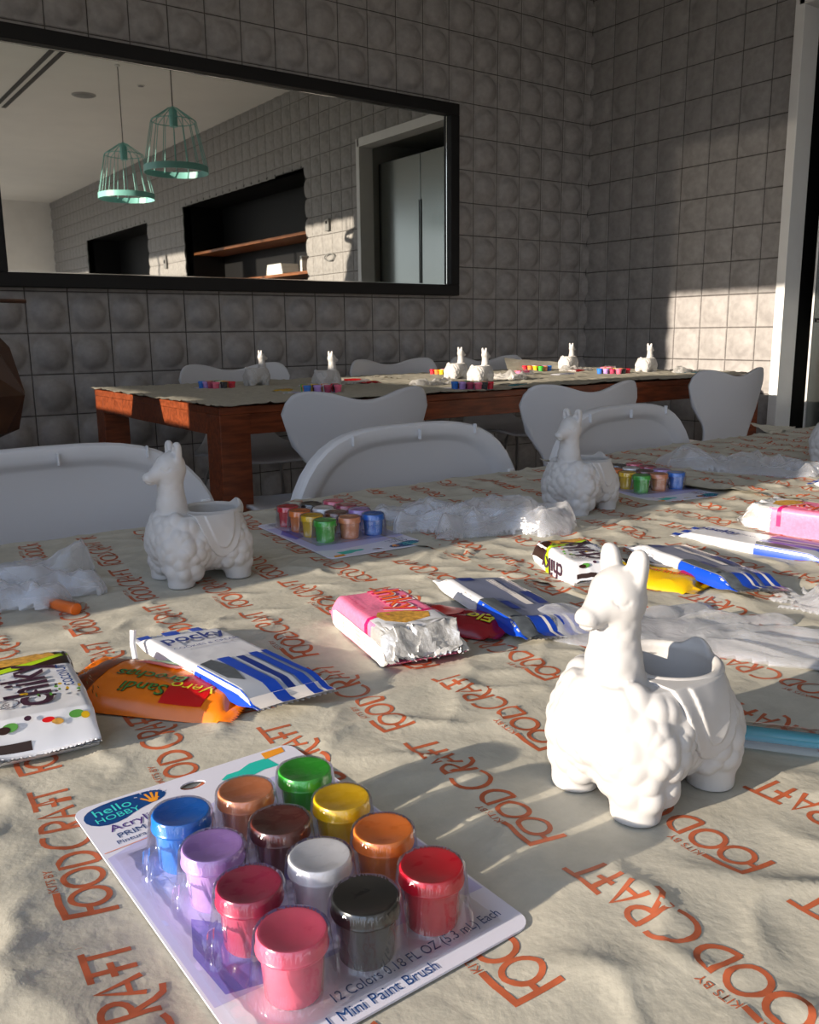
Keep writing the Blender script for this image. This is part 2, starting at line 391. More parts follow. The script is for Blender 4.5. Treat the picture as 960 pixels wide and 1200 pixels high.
N1=(-2.53,.417,.75,2.46); N2=(-6.41,-3.78,.75,2.41); DR=(1.36,2.655,0,2.53)
tiled('wall_right',.013,(XR,0,0),(0,1,0),YF,YB,0,ZC,YB,ANZ,(-1,0,0),holes=[N1,N2,DR],fine=lambda a:a>-.2)
# solid masonry behind the tiles, with the same openings
mb=MB(); yy=[YF,N2[0],N2[1],N1[0],N1[1],DR[0],DR[1],YB+.12]
for a,b in ((YF,N2[0]),(N2[1],N1[0]),(N1[1],DR[0]),(DR[1],YB+.12)): mb.box((XR+.006,a,0),(XR+.09,b,ZC),BKM)
for (a,b,z0,z1) in (N1,N2,DR):
    mb.box((XR+.006,a,z1),(XR+.09,b,ZC),BKM)
    if z0>0: mb.box((XR+.006,a,0),(XR+.09,b,z0),BKM)
struct('trim_2',mb)
# recesses behind the right wall
mb=MB()
for (a0,a1,z0,z1) in (N1,N2):
    mb.box((XR+.5,a0,z0),(XR+.52,a1,z1),BLK); mb.box((XR,a0-.02,z0-.02),(XR+.52,a0,z1+.02),BLK); mb.box((XR,a1,z0-.02),(XR+.52,a1+.02,z1+.02),BLK)
    mb.box((XR,a0,z0-.02),(XR+.52,a1,z0),BLK); mb.box((XR,a0,z1),(XR+.52,a1,z1+.02),BLK)
tag(mb.obj('trim_3',smooth=False),kind='structure')
GRN=mat('recess_paint',(.42,.44,.42),.5,noise_amt=.03,noise_scale=6)
a0,a1,z0,z1=DR
mb=MB(); mb.box((XR+.8,a0-.1,0),(XR+.82,a1+.1,z1+.4),GRN); mb.box((XR+.0,a1,0),(XR+.8,a1+.02,z1),BLK); mb.box((XR,a0-.02,0),(XR+.8,a0,z1),GRN); mb.box((XR,a0,z1),(XR+.82,a1,z1+.02),GRN)
tag(mb.obj('trim_4',smooth=False),kind='structure')
mb=MB()   # white casing of the opening
for (y0,y1,zz0,zz1) in ((a0-.02,a0+.03,0,z1+.02),(a1-.03,a1+.02,0,z1+.02),(a0,a1,z1-.05,z1+.02)):
    mb.box((XR-.03,y0,zz0),(XR+.11,y1,zz1),TRIM,bev=.003)
tag(mb.obj('door_1',smooth=False),kind='structure')
# left wall with windows (outside the frame): light comes in here
mb=MB()
W=[(-7.9,-5.0,.5,3.1),(-4.7,-1.8,.5,3.1),(-1.5,1.45,.5,3.1),(2.58,3.56,1.075,3.12)]
ys=[YF]
for (y0,y1,s0,s1) in W:
    mb.box((XL-.15,ys[-1],0),(XL,y0,ZC),PLAS); mb.box((XL-.15,y0,0),(XL,y1,s0),PLAS); mb.box((XL-.15,y0,s1),(XL,y1,ZC),PLAS); ys.append(y1)
mb.box((XL-.15,ys[-1],0),(XL,YB,ZC),PLAS); struct('wall_left',mb)
FR=mat('window_frame',(.08,.08,.085),.4)
for i,(y0,y1,s0,s1) in enumerate(W):
    mb=MB()
    for (b0,b1,c0,c1) in ((y0,y0+.03,s0,s1),(y1-.03,y1,s0,s1),(y0,y1,s0,s0+.02),(y0,y1,s1-.02,s1)): mb.box((XL-.09,b0,c0),(XL-.04,b1,c1),FR)
    if i==3:
        mb.box((XL-.09,y0,1.19),(XL-.04,y1,1.385),FR); mb.box((XL-.09,2.90,s0),(XL-.04,2.975,1.2),FR)  # deep rail and short post added, sized to cast shade on the far table
    elif i==2: mb.box((XL-.09,-.55,s0),(XL-.04,-.5,s1),FR)
    else: mb.box((XL-.09,(y0+y1)/2-.025,s0),(XL-.04,(y0+y1)/2+.025,s1),FR)
    struct('window_%d'%(i+1),mb)
# front wall far behind the camera with a wide window
mb=MB()
mb.box((XL,YF-.15,0),(XR,YF,.4),PLAS); mb.box((XL,YF-.15,2.7),(XR,YF,ZC),PLAS); mb.box((XL,YF-.15,.4),(XL+.3,YF,2.7),PLAS); mb.box((3.02,YF-.15,.4),(XR+.9,YF,2.7),PLAS)
struct('wall_front',mb)
# unseen curtain added here: its slanted edge bounds the sunlight on the table
DRAPE=mat('added_curtain_linen',(.55,.53,.5),.9,noise_amt=.05,noise_scale=40)
mb=MB(); zs=np.linspace(.35,3.13,24); us=np.linspace(0,1,60); Z,U=np.meshgrid(zs,us,indexing='ij')
edge=.668+np.clip((Z-1.10),0,3)*.40
Y=edge+(1.62-edge)*U; X=XL+.05+.02*np.sin(U*38)
P=np.stack([X,Y,Z],-1); mb.grid(P,DRAPE); P2=P.copy(); P2[...,0]+=.004; mb.grid(P2,DRAPE,flip=True)
tag(mb.obj('window_curtain'),'unseen pale linen curtain added to bound the sunlight on the near table','curtain')
SHEER=thin_film('added_blind_sheer',(.9,.9,.88),.22,(.8,.78,.72),.5,.0)  # blind added out of view to weaken the sun high on the right wall
mb=MB(); mb.box((XL-.02,2.56,2.30),(XL-.018,3.58,3.13),SHEER); 
bl=tag(mb.obj('added_sun_blind',smooth=False),'unseen sheer blind added over the far window to weaken the upper sunlight','blind')
mb=MB(); mb.tube([(XL-.02,2.56,3.135),(XL-.02,3.58,3.135)],.016,TRIM,12); mb.obj('roller',bl)
mb=MB(); mb.tube([(XL-.019,2.56,2.295),(XL-.019,3.58,2.295)],.008,TRIM,8); mb.obj('hem_bar',bl)
# ------------------------------------------------------------------ mirror
mx0,mx1,mz0,mz1=.80,16.09*S,TZ+2.01*S,TZ+7.03*S; fw=.058
t=thing('wall_mirror','large rectangular mirror in a black frame on the tiled wall','mirror',((mx0+mx1)/2,YB-.02,mz0))
def mirror_parts():
    mb=MB(); c=(mx0+mx1)/2
    for (x0,x1,z0,z1) in ((mx0,mx1,mz0,mz0+fw),(mx0,mx1,mz1-fw,mz1),(mx0,mx0+fw,mz0+fw,mz1-fw),(mx1-fw,mx1,mz0+fw,mz1-fw)):
        mb.box((x0-c,-.045,z0-mz0),(x1-c,.012,z1-mz0),BLK,bev=.003)
    mb.obj('mirror_frame',t,smooth=False)
    MIR=mat('mirror_silver',(.82,.84,.81),.015,metal=1)
    mb=MB(); mb.box((mx0+fw-c,-.012,fw),(mx1-fw-c,-.002,mz1-mz0-fw),MIR); mb.obj('mirror_glass',t,smooth=False)
    BV=mat('mirror_bevel',(.8,.82,.8),.12,metal=1)
    mb=MB(); a,b,z0,z1=mx0+fw-c,mx1-fw-c,fw,mz1-mz0-fw
    mb.box((a,-.014,z0),(b,-.011,z0+.006),BV); mb.box((a,-.014,z1-.006),(b,-.011,z1),BV); mb.box((b-.008,-.014,z0),(b,-.011,z1),BV)
    mb.obj('bevel_edge',t,smooth=False)
mirror_parts()
# ------------------------------------------------------------------ things on/in the right wall, seen in the mirror
SHW=wood_mat('shelf_wood',(.16,.055,.02),(.26,.10,.035),.45,(8,1,8))
def shelf(z,lab):
    mb=MB(); mb.box((XR+.1,N1[0]+.01,z-.03),(XR+.48,N1[1]-.005,z),SHW,bev=.003); tag(mb.obj('wall_shelf',smooth=False),lab,'shelf','wooden shelves in the black wall recess')
shelf(1.925,'upper brown wooden shelf in the black recess, seen in the mirror')
shelf(1.555,'lower brown shelf with white books in the black recess, seen in the mirror')
WHT=mat('white_card',(.75,.75,.72),.6,noise_amt=.03,noise_scale=30)
y=-.72
for k,(dy,h,lab) in enumerate(((.2,.030,'bottom book of the white stack on the lower shelf in the mirror'),(.2,.026,'second lowest book of the white stack on the lower shelf in the mirror'),(.19,.028,'middle book of the white stack on the lower shelf in the mirror'),(.19,.024,'topmost book of the white stack on the lower shelf in the mirror'))):
    zz=1.5552+sum((.030,.026,.028,.024)[:k]); mb=MB(); mb.box((XR+.13,-.70+.01*k,zz),(XR+.33,-.34-.008*k,zz+h-.0006),WHT,bev=.002)
    tag(mb.obj('white_book',smooth=False),lab,'book','stacked white books')
for (yy,w_,h,l) in ((.02,.035,.15,'shorter white book standing upright on the lower shelf in the mirror'),(.20,.06,.21,'taller white book standing upright at the end of the lower shelf in the mirror')):
    mb=MB(); mb.box((XR+.14,yy,1.5552),(XR+.34,yy+w_,1.5552+h),WHT,bev=.002); tag(mb.obj('white_book',smooth=False),l,'book')
GRY=mat('grey_plastic',(.2,.2,.2),.5)
mb=MB(); mb.box((XR-.03,.80,1.86),(XR-.012,.86,1.96),GRY,bev=.004); th=tag(mb.obj('thermostat',smooth=False),'small dark wall controller on the sunlit tiles, seen in the mirror','thermostat')
mb=MB(); mb.box((XR-.033,.815,1.92),(XR-.030,.845,1.945),BLK); mb.obj('display',th,smooth=False)
mb=MB(); 
ring=[(XR-.02,.85+.085*math.cos(a),1.63+.030*math.sin(a)) for a in np.linspace(0,2*PI,33)]
mb.tube(ring,.006,GRY,6,False); tag(mb.obj('oval_ring_plate'),'faint grey oval ring plate on the sunlit tiles below the wall controller','wall plate')
mb=MB(); mb.box((XR-.03,-3.2,1.78),(XR-.012,-3.12,1.94),GRY,bev=.004); sw=tag(mb.obj('light_switch',smooth=False),'dark switch on the tiled pillar between black recesses, seen in the mirror','switch')
mb=MB(); mb.box((XR-.036,-3.175,1.84),(XR-.030,-3.145,1.88),BLK); mb.obj('rocker',sw,smooth=False)
# ------------------------------------------------------------------ tall black cabinet / fridge in the opening
GLB=mat('black_steel',(.26,.28,.27),.2,metal=1)
SSL=mat('steel_edge',(.62,.62,.62),.35,metal=.3)
fx=XR+.15
t=thing('refrigerator','tall glossy black refrigerator in the white-framed opening beside the tiled wall','refrigerator',(fx,(DR[0]+DR[1])/2,0))
def fr():
    y0=-(DR[1]-DR[0])/2+.05; y1=-y0-.045
    mb=MB(); mb.box((.03,y0,.0),(.55,y1,2.36),BLK); mb.obj('body',t,smooth=False)
    for nm,(a,b,z0,z1) in zip(('door','door','drawer'),((y0,-.004,1.0,2.355),(.004,y1,1.0,2.355),(y0,y1,.08,.985))):
        mb=MB(); mb.box((0,a,z0),(.028,b,z1),GLB,bev=.004); d=mb.obj(nm,t,smooth=False)
        if nm=='door':
            s_=-.012 if a<-.1 else .012; mb=MB(); mb.box((-.004,min(s_,s_*1.5),1.2),(.001,max(s_,s_*1.5),2.0),BLK); mb.obj('handle',d,smooth=False)
    mb=MB(); mb.box((-.004,y1+.002,.3),(.02,y1+.014,2.36),SSL,bev=.003); tag(mb.obj('edge_strip',t,smooth=False),'bright metal edge strip')
fr()
# ------------------------------------------------------------------ ceiling items
t=thing('linear_ceiling_vent','pair of long black slots in the ceiling, seen in the mirror','vent',(2.21,.1,ZC-.004))
for dx in (-.045,.035):
    mb=MB(); mb.box((dx-.02,-2.0,-.002),(dx+.02,2.3,.003),BLK); mb.obj('slot',t,smooth=False)
def disc(name,x,y,r,m,l,c):
    mb=MB(); mb.lathe([(0.001,-.008),(r*.9,-.008),(r,-.002),(r,.002)],m,28,(0,0,0)); o=tag(mb.obj(name,loc=(x,y,ZC)),l,c)
    mb=MB(); mb.lathe([(0.001,-.0095),(r*.75,-.0095),(r*.78,-.008)],GRY,24); mb.obj('grille',o)
GRL=mat('speaker_grille',(.33,.32,.31),.7)
disc('ceiling_speaker',2.76,-1.0,.11,GRL,'round grey speaker in the ceiling, seen in the mirror','speaker')
disc('smoke_detector',3.09,-.39,.035,TRIM,'tiny round detector on the ceiling behind the pendant lamps in the mirror','smoke detector')
TEAL=mat('teal_enamel',(.25,.62,.58),.4,noise_amt=.05,noise_scale=8)
def pendant(x,y,zb,D,lab):
    r=D/2; h=D*.98
    t=thing('pendant_lamp',lab,'lamp',(x,y,zb),0,'teal wire pendant lamps')
    mb=MB(); mb.lathe([(r,0),(r+.004,0),(r+.004,.045),(r,.045),(r,0)],TEAL,40); mb.obj('lamp_band',t)
    for k in range(16):
        a=2*PI*k/16; c,s_=math.cos(a),math.sin(a)
        mb=MB(); mb.tube([(r*c,r*s_,.03),(r*.70*c,r*.70*s_,h*.80),(.03*c,.03*s_,h)],.0028,TEAL,6); mb.obj('wire',t)
    mb=MB(); mb.lathe([(r*.70,-.003),(r*.703,0),(r*.70,.003),(r*.697,0),(r*.70,-.003)],TEAL,32,(0,0,h*.80)); mb.obj('lamp_ring',t)
    mb=MB(); mb.lathe([(.0,0),(.028,0),(.03,.01),(.03,.12),(.012,.14),(0,.14)],TEAL,16,(0,0,h-.13)); mb.obj('socket',t)
    mb=MB(); mb.tube([(0,0,h),(0,0,ZC-zb-.004)],.004,BLK,6); mb.obj('cord',t)
    mb=MB(); mb.lathe([(0,-.012),(.022,-.012),(.024,0),(0,0)],TRIM,20,(0,0,ZC-zb-.001)); mb.obj('canopy',t)
pendant(2.72,.10,2.10,.46,'teal wire pendant lamp on a cord, the left and lower one seen in the mirror')
pendant(2.66,1.39,2.125,.46,'teal wire pendant lamp on a cord, the right and higher one seen in the mirror')
# ------------------------------------------------------------------ faceted brown lamp at the left edge
BRN=mat('brown_facets',(.045,.018,.008),.5,col2=(.07,.028,.012),noise_scale=14)
t=thing('floor_lamp','dark brown faceted shade on a stand at the left edge before the tiled wall','lamp',(.50,2.92,0))
def fl():
    mb=MB()
    zc=.80; rings=[(0.02,.235,0),(.115,.12,0),(.165,-.02,.3),(.12,-.13,0),(.05,-.16,.3)]
    v=[];f=[]
    for r,z,ph in rings:
        for k in range(6): a=PI/3*k+ph; v.append((r*math.cos(a),r*math.sin(a),zc+z))
    for i in range(4):
        for k in range(6): f.append((i*6+k,(i+1)*6+k,(i+1)*6+(k+1)%6,i*6+(k+1)%6))
    f.append(tuple(range(6))); f.append(tuple(range(24,30))[::-1]); mb.add(v,f,BRN)
    mb.obj('lamp_shade',t,smooth=False)
    mb=MB(); mb.tube([(0,0,.02),(0,0,.66)],.010,BLK,10); mb.obj('pole',t)
    mb=MB(); mb.lathe([(0,0),(.12,0),(.12,.012),(.02,.02),(0,.02)],BLK,28); mb.obj('base',t)
    mb=MB(); mb.tube([(-.05,-.02,1.06),(.17,-.02,1.055)],.006,BRN,8); mb.tube([(0,0,1.03),(0,-.02,1.06)],.006,BRN,6); mb.obj('crossbar',t)
fl()
# ------------------------------------------------------------------ tables
def table(name,lab,x0,y0,x1,y1,leg=.085,ap=.075):
    t=thing(name,lab,'table',((x0+x1)/2,(y0+y1)/2,0)); cx,cy=(x0+x1)/2,(y0+y1)/2
    x0-=cx;x1-=cx;y0-=cy;y1-=cy
    mb=MB(); mb.box((x0,y0,TZ-.022),(x1,y1,TZ),WOOD,bev=.002); mb.obj('tabletop',t,smooth=False)
    for (a,b,c,d) in ((x0,y0+leg,x0+.025,y1-leg),(x1-.025,y0+leg,x1,y1-leg),(x0+leg,y0+.004,x1-leg,y0+.03),(x0+leg,y1-.03,x1-leg,y1-.004)):
        mb=MB(); mb.box((a,b,TZ-.022-ap),(c,d,TZ-.0222),WOOD,bev=.001); mb.obj('apron',t,smooth=False)
    for (a,b) in ((x0,y0),(x1-leg,y0),(x0,y1-leg),(x1-leg,y1-leg)):
        mb=MB(); mb.box((a,b,0),(a+leg,b+leg,TZ-.0222),WOOD,bev=.003); mb.obj('leg',t,smooth=False)
    return t
table('dining_table','near table under printed brown paper in the foreground',-.45,-.32,2.35,.895)
table('dining_table','cherry wood dining table with square legs standing by the tiled wall',1.02,2.32,3.63,3.47,leg=.095,ap=.06)
# ------------------------------------------------------------------ llama planters (implicit surface -> surface nets)
def smin(a,b,k): h=np.clip(.5+.5*(b-a)/k,0,1); return b*(1-h)+a*h-k*h*(1-h)
def roundcone(P,a,b,r1,r2):
    a=np.array(a);b=np.array(b); ab=b-a; t=np.clip(((P-a)@ab)/(ab@ab),0,1); return np.linalg.norm(P-(a+t[...,None]*ab),axis=-1)-(r1+(r2-r1)*t)
def ellip(P,c,r): 
    q=(P-np.array(c))/np.array(r); k0=np.linalg.norm(q,axis=-1); k1=np.linalg.norm(q/np.array(r),axis=-1)+1e-9; return k0*(k0-1)/k1
def nets(F,org,h,level=0.):
    F=F-level; ins=F<0; nx,ny,nz=F.shape
    cnt=np.zeros((nx-1,ny-1,nz-1)); pos=np.zeros((nx-1,ny-1,nz-1,3))
    cor=[(0,0,0),(1,0,0),(0,1,0),(1,1,0),(0,0,1),(1,0,1),(0,1,1),(1,1,1)]
    sl=lambda a,c: a[c[0]:nx-1+c[0],c[1]:ny-1+c[1],c[2]:nz-1+c[2]]
    for i in range(8):
        for ax in range(3):
            c=cor[i]
            if c[ax]==1: continue
            d=list(c); d[ax]=1
            A=sl(F,c);B=sl(F,d); x=(A<0)!=(B<0)
            t=np.where(x,A/(A-B+1e-20),0)
            p=np.zeros(A.shape+(3,)); p[...]=c; p[...,ax]=t
            pos+=p*x[...,None]; cnt+=x
    act=cnt>0; idx=-np.ones(act.shape,int); ii=np.argwhere(act); idx[act]=np.arange(len(ii))
    V=(ii+pos[act]/cnt[act][:,None])*h+np.array(org)
    quads=[]
    for ax in range(3):
        b,c=(ax+1)%3,(ax+2)%3
        A=np.take(F,range(F.shape[ax]-1),ax); B=np.take(F,range(1,F.shape[ax]),ax)
        e=np.argwhere((A<0)!=(B<0)); e=e[(e[:,b]>0)&(e[:,c]>0)&(e[:,b]<F.shape[b]-1)&(e[:,c]<F.shape[c]-1)]
        s_=A[tuple(e.T)]<0
        def cell(db,dc): q=e.copy(); q[:,b]-=db; q[:,c]-=dc; return idx[tuple(q.T)]
        q=np.stack([cell(1,1),cell(0,1),cell(0,0),cell(1,0)],1); q[~s_]=q[~s_][:,::-1]; quads.append(q)
    return V,np.concatenate(quads)
def llama_meshes(h,seed=3,turn=0.):
    r_=np.random.default_rng(seed)
    org=np.array([-.060,-.048,-.004]); n=((np.array([.064,.048,.148])-org)/h).astype(int)
    g=[org[i]+h*np.arange(n[i]) for i in range(3)]
    P=np.stack(np.meshgrid(*g,indexing='ij'),-1); X,Y,Z=P[...,0],P[...,1],P[...,2]
    def body(P):
        q=np.abs((P-np.array([-.004,0,.0465]))/np.array([.047,.0375,.0365])); e=2.35
        d=((q**e).sum(-1)**(1/e)-1)*.037
        d=smin(d,ellip(P,(.020,0,.047),(.031,.036,.034)),.012)
        for sx,sy in ((.027,.021),(.027,-.021),(-.032,.021),(-.032,-.021)):
            d=smin(d,roundcone(P,(sx*1.10,sy*1.06,.004),(sx,sy,.034),.0138,.0190),.012)
        return d
    B=body(P)
    # flat rim plane
    B=np.maximum(B,Z-.0712)
    ce=(np.sqrt(((X+.017)/.0285)**2+(Y/.0285)**2)-1)*.0285
    cav=np.maximum(ce+np.clip(.074-Z,0,.1)*.10,.014-Z); B0=B
    neck=roundcone(P,(.023,0,.056),(.0260,0,.080),.0195,.0138); neck=smin(neck,roundcone(P,(.0260,0,.080),(.0255,0,.116),.0134,.0124),.008)
    BC=np.maximum(B,-cav); rim=np.hypot(ce-.0022,Z-.0702)-.0028; BC=smin(BC,rim,.0015)
    D=smin(BC,neck,.004)
    # tail tuft
    D=smin(D,np.maximum(ellip(P,(-.0475,0,.068),(.0075,.009,.011)),-(ce-.002)),.005)
    # blanket region in side view
    xc=-.012
    def reg(z0,w,zt=.074):
        ww=w*np.sqrt(np.clip((Z-z0)/(zt-z0),0,1.5)); return np.where(Z<z0,.6*(z0-Z)+np.abs(X-xc)*.6,(np.abs(X-xc)-ww)*.75)
    r1=reg(.027,.029)
    # wool: rows of overlapping domes on the fleece
    pts=[]
    N=430
    for i in range(N):
        ph=math.acos(1-2*(i+.5)/N); th=PI*(1+5**.5)*i
        d=np.array([math.cos(th)*math.sin(ph),math.sin(th)*math.sin(ph),math.cos(ph)])+r_.normal(size=3)*.055; d/=np.linalg.norm(d)
        o=np.array([-.004,0,.043]); t=.02
        for _ in range(40):
            p=o+d*t; v=float(body(p[None])[0]); t-=v*.8
        p=o+d*t
        if p[2]>.070 or p[2]<.010: continue
        w=.029*math.sqrt(max(0,(p[2]-.027)/.047))
        if abs(p[1])>.012 and abs(p[0]-xc)<w+.004 and p[2]>.024: continue
        if math.hypot(p[0]-.0215,p[1])<.012 and p[2]>.06: continue
        q_=r_.uniform(.0074,.0098); pts.append((p-d*(q_-.0019),q_))
    for j in range(7):      # neck tufts
        for k in range(7):
            a=2*PI*(k+.5*(j%2))/7+PI; z=.076+j*.0058
            if abs(((a+PI)%(2*PI))-PI)<.6 and j>6: continue
            rr=.0130-.0074+ (.002 if j<2 else 0)
            pts.append((np.array([.0257+rr*math.cos(a),rr*math.sin(a),z]),.0081))
    WL=np.full(D.shape,1.)
    for c,rad in pts:
        lo=np.maximum(((c-rad-.006-org)/h).astype(int),0); hi=np.minimum(((c+rad+.006-org)/h).astype(int)+2,n)
        s_=tuple(slice(a,b) for a,b in zip(lo,hi)); dd=np.linalg.norm((P[s_]-c)*np.array([1,1,.92]),axis=-1)-rad
        WL[s_]=np.minimum(WL[s_],dd)
    D=smin(D,np.maximum(WL,-(ce-.003)-(Z<.05)*1.),.0018)
    # head (smooth)
    hd=roundcone(P,(.0235,0,.1165),(.0235,0,.1195),.0150,.0142)
    hd=smin(hd,roundcone(P,(.030,0,.1165),(.0465,0,.1085),.0125,.0066),.006)
    hd=smin(hd,ellip(P,(.0500,0,.1098),(.0042,.0050,.0038)),.004)           # nose
    for s_ in (-1,1):
        c=np.array([.0205,s_*.0088,.131]); q=P-c; 
        qa=np.stack([q[...,0],q[...,1]-s_*q[...,2]*.12,q[...,2]],-1)
        ear=(((np.abs(qa/np.array([.0046,.0062,.0130]))**2.6).sum(-1))**(1/2.6)-1)*.0052; cup=ellip(qa+c,c+np.array([.0050,s_*.0003,.001]),(.0036,.0040,.0090))
        hd=smin(hd,np.maximum(ear,-cup),.0025)
        eye=np.abs(np.hypot(X-.0345,Z-.1195)-.0036)-.0007
        eye=np.maximum(eye,np.abs(Y-s_*.011)-.0045); eye=np.maximum(eye,Z-.1192)
        hd=-smin(-hd,np.maximum(eye,-hd-.0009),.0009) if h<.0015 else hd
    mouth=np.maximum(np.abs(Z-(.1052+.10*(.0465-X)))-.0004,np.maximum(.037-X,-(np.abs(Y)+.0-.0001)*1)) 
    if h<.0015: hd=np.where((X>.036),np.maximum(hd,-(np.abs(Z-(.1045+.22*np.abs(X-.0465)))-.0005)-0*hd+np.where(hd<-.0009,-1,0)),hd)
    D=smin(D,hd,.004)
    # planter cavity
    D=np.maximum(D,-Z)
    Bn=np.maximum(np.maximum(B-.0026,r1-.0003*np.sin(X*1400)*(Z<.05)),Z-.0722); Bn=np.maximum(Bn,-cav); Bn=np.maximum(Bn,-(B+.0035)); Bn=np.maximum(Bn,.006-np.abs(Y))
    r2=reg(.037,.0185); B2=np.maximum(np.maximum(B-.0042,r2),Z-.0715); B2=np.maximum(B2,-(ce-.004)); B2=np.maximum(B2,-(B+.002)); B2=np.maximum(B2,.006-np.abs(Y))
    Bn=smin(Bn,B2,.0008)
    out=[]
    for nm,Fd in (('ceramic_body',D),('saddle_blanket',Bn)):
        V,Q=nets(Fd,org,h); V=V*(S/.24)*.96*np.array([.965,1,1])
        me=bpy.data.meshes.new(nm); me.from_pydata(V.tolist(),[],Q.tolist()); me.materials.append(CER); me.polygons.foreach_set('use_smooth',[True]*len(Q)); me.update()
        out.append(me)
    return out
LH=llama_meshes(.00095); LF=llama_meshes(.0021)
GL='white ceramic llama planters'
def llama(x,y,rz,lab,hi=True,z=TZ+.0018):
    t=thing('llama_planter',lab,'planter',(x,y,z),rz,GL)
    for nm,me in zip(('ceramic_body','saddle_blanket'),LH if hi else LF): link(nm,me,t)
    if not hi: t.scale=(1.2,)*3
    FLATS.append((x,y,.045)); return t
big=llama(.294,.234,PI-.02,'large white ceramic llama planter in the foreground, between the paint pots and the teal brush'); big.scale=(.975,.975,.965)
llama(.274,.681,PI+.02,'white ceramic llama planter on the near table in front of the leftmost folding chair')
llama(.728,.681,PI+.10,'white ceramic llama planter on the near table before the rightmost folding chair')
llama(1.305,.695,PI,'white ceramic llama planter cut off by the right edge of the picture')
for x,y,l in ((1.575,3.20,'leftmost small llama planter on the far table, head in sun'),(1.63,2.755,'second llama planter from the left on the far table, beside the red wrappers'),(2.385,2.95,'third llama planter from the left on the far table, just behind its sunlit neighbour'),(2.28,2.67,'fourth llama planter from the left on the far table, in front of the third'),(3.42,3.30,'second llama planter from the right on the far table, behind the multicoloured pots'),(3.42,2.79,'rightmost llama planter on the far table, against the sunlit tiles')):
    llama(x-.0,y,0.05,l,False)
# ------------------------------------------------------------------ paint sets
def paint(n,h,tr=0): return mat(n,Hx(h),.22,coat=.4,spec=.5)
COL={'blue':'1272d2','tan':'dc8d60','green':'38b232','lilac':'b48fd6','brown':'66302a','yellow':'f2c600','maroon':'aa2e54','white':'e8e8ec','orange':'ee8636','pink':'e4607f','black':'191c1e','red':'cf1230'}
PM={k:(mat('lid_'+k,Hx(v),.28,coat=.3,noise_amt=.04,noise_scale=200),mat('paint_'+k,tuple(.9*c+.04 for c in Hx(v)) if k!='black' else (.06,.065,.07),.18,coat=.6,noise_amt=.10,noise_scale=90)) for k,v in COL.items()}
ORDER=[['blue','tan','green'],['lilac','brown','yellow'],['maroon','white','orange'],['pink','black','red']]
CARD=mat('blister_card',(.66,.66,.76),.4,spec=.4); CARDB=mat('card_back',(.55,.50,.45),.7)
VIO=flat('card_violet','6f6cbc'); LAV=mat('card_lavender',Hx('b4b2d8'),.45); NAVY=flat('card_navy','06407a'); TQ=flat('card_turquoise','25b5a6'); AMB=flat('card_amber','e8962b'); PUR=flat('card_purple','4a2f7c'); CYN=flat('card_cyan','40d0c8'); ORL=flat('card_orange_line','d98a70'); INKB=flat('card_blue_ink','1d3f78')
BLIS=thin_film('blister_plastic',(1,1,1),.99,(.9,.9,.95),.07,.75,.15,90)
CW,CL=.104,.170
def potxy(i,j): return (-.0285+i*.0268,.0215-j*.0282)
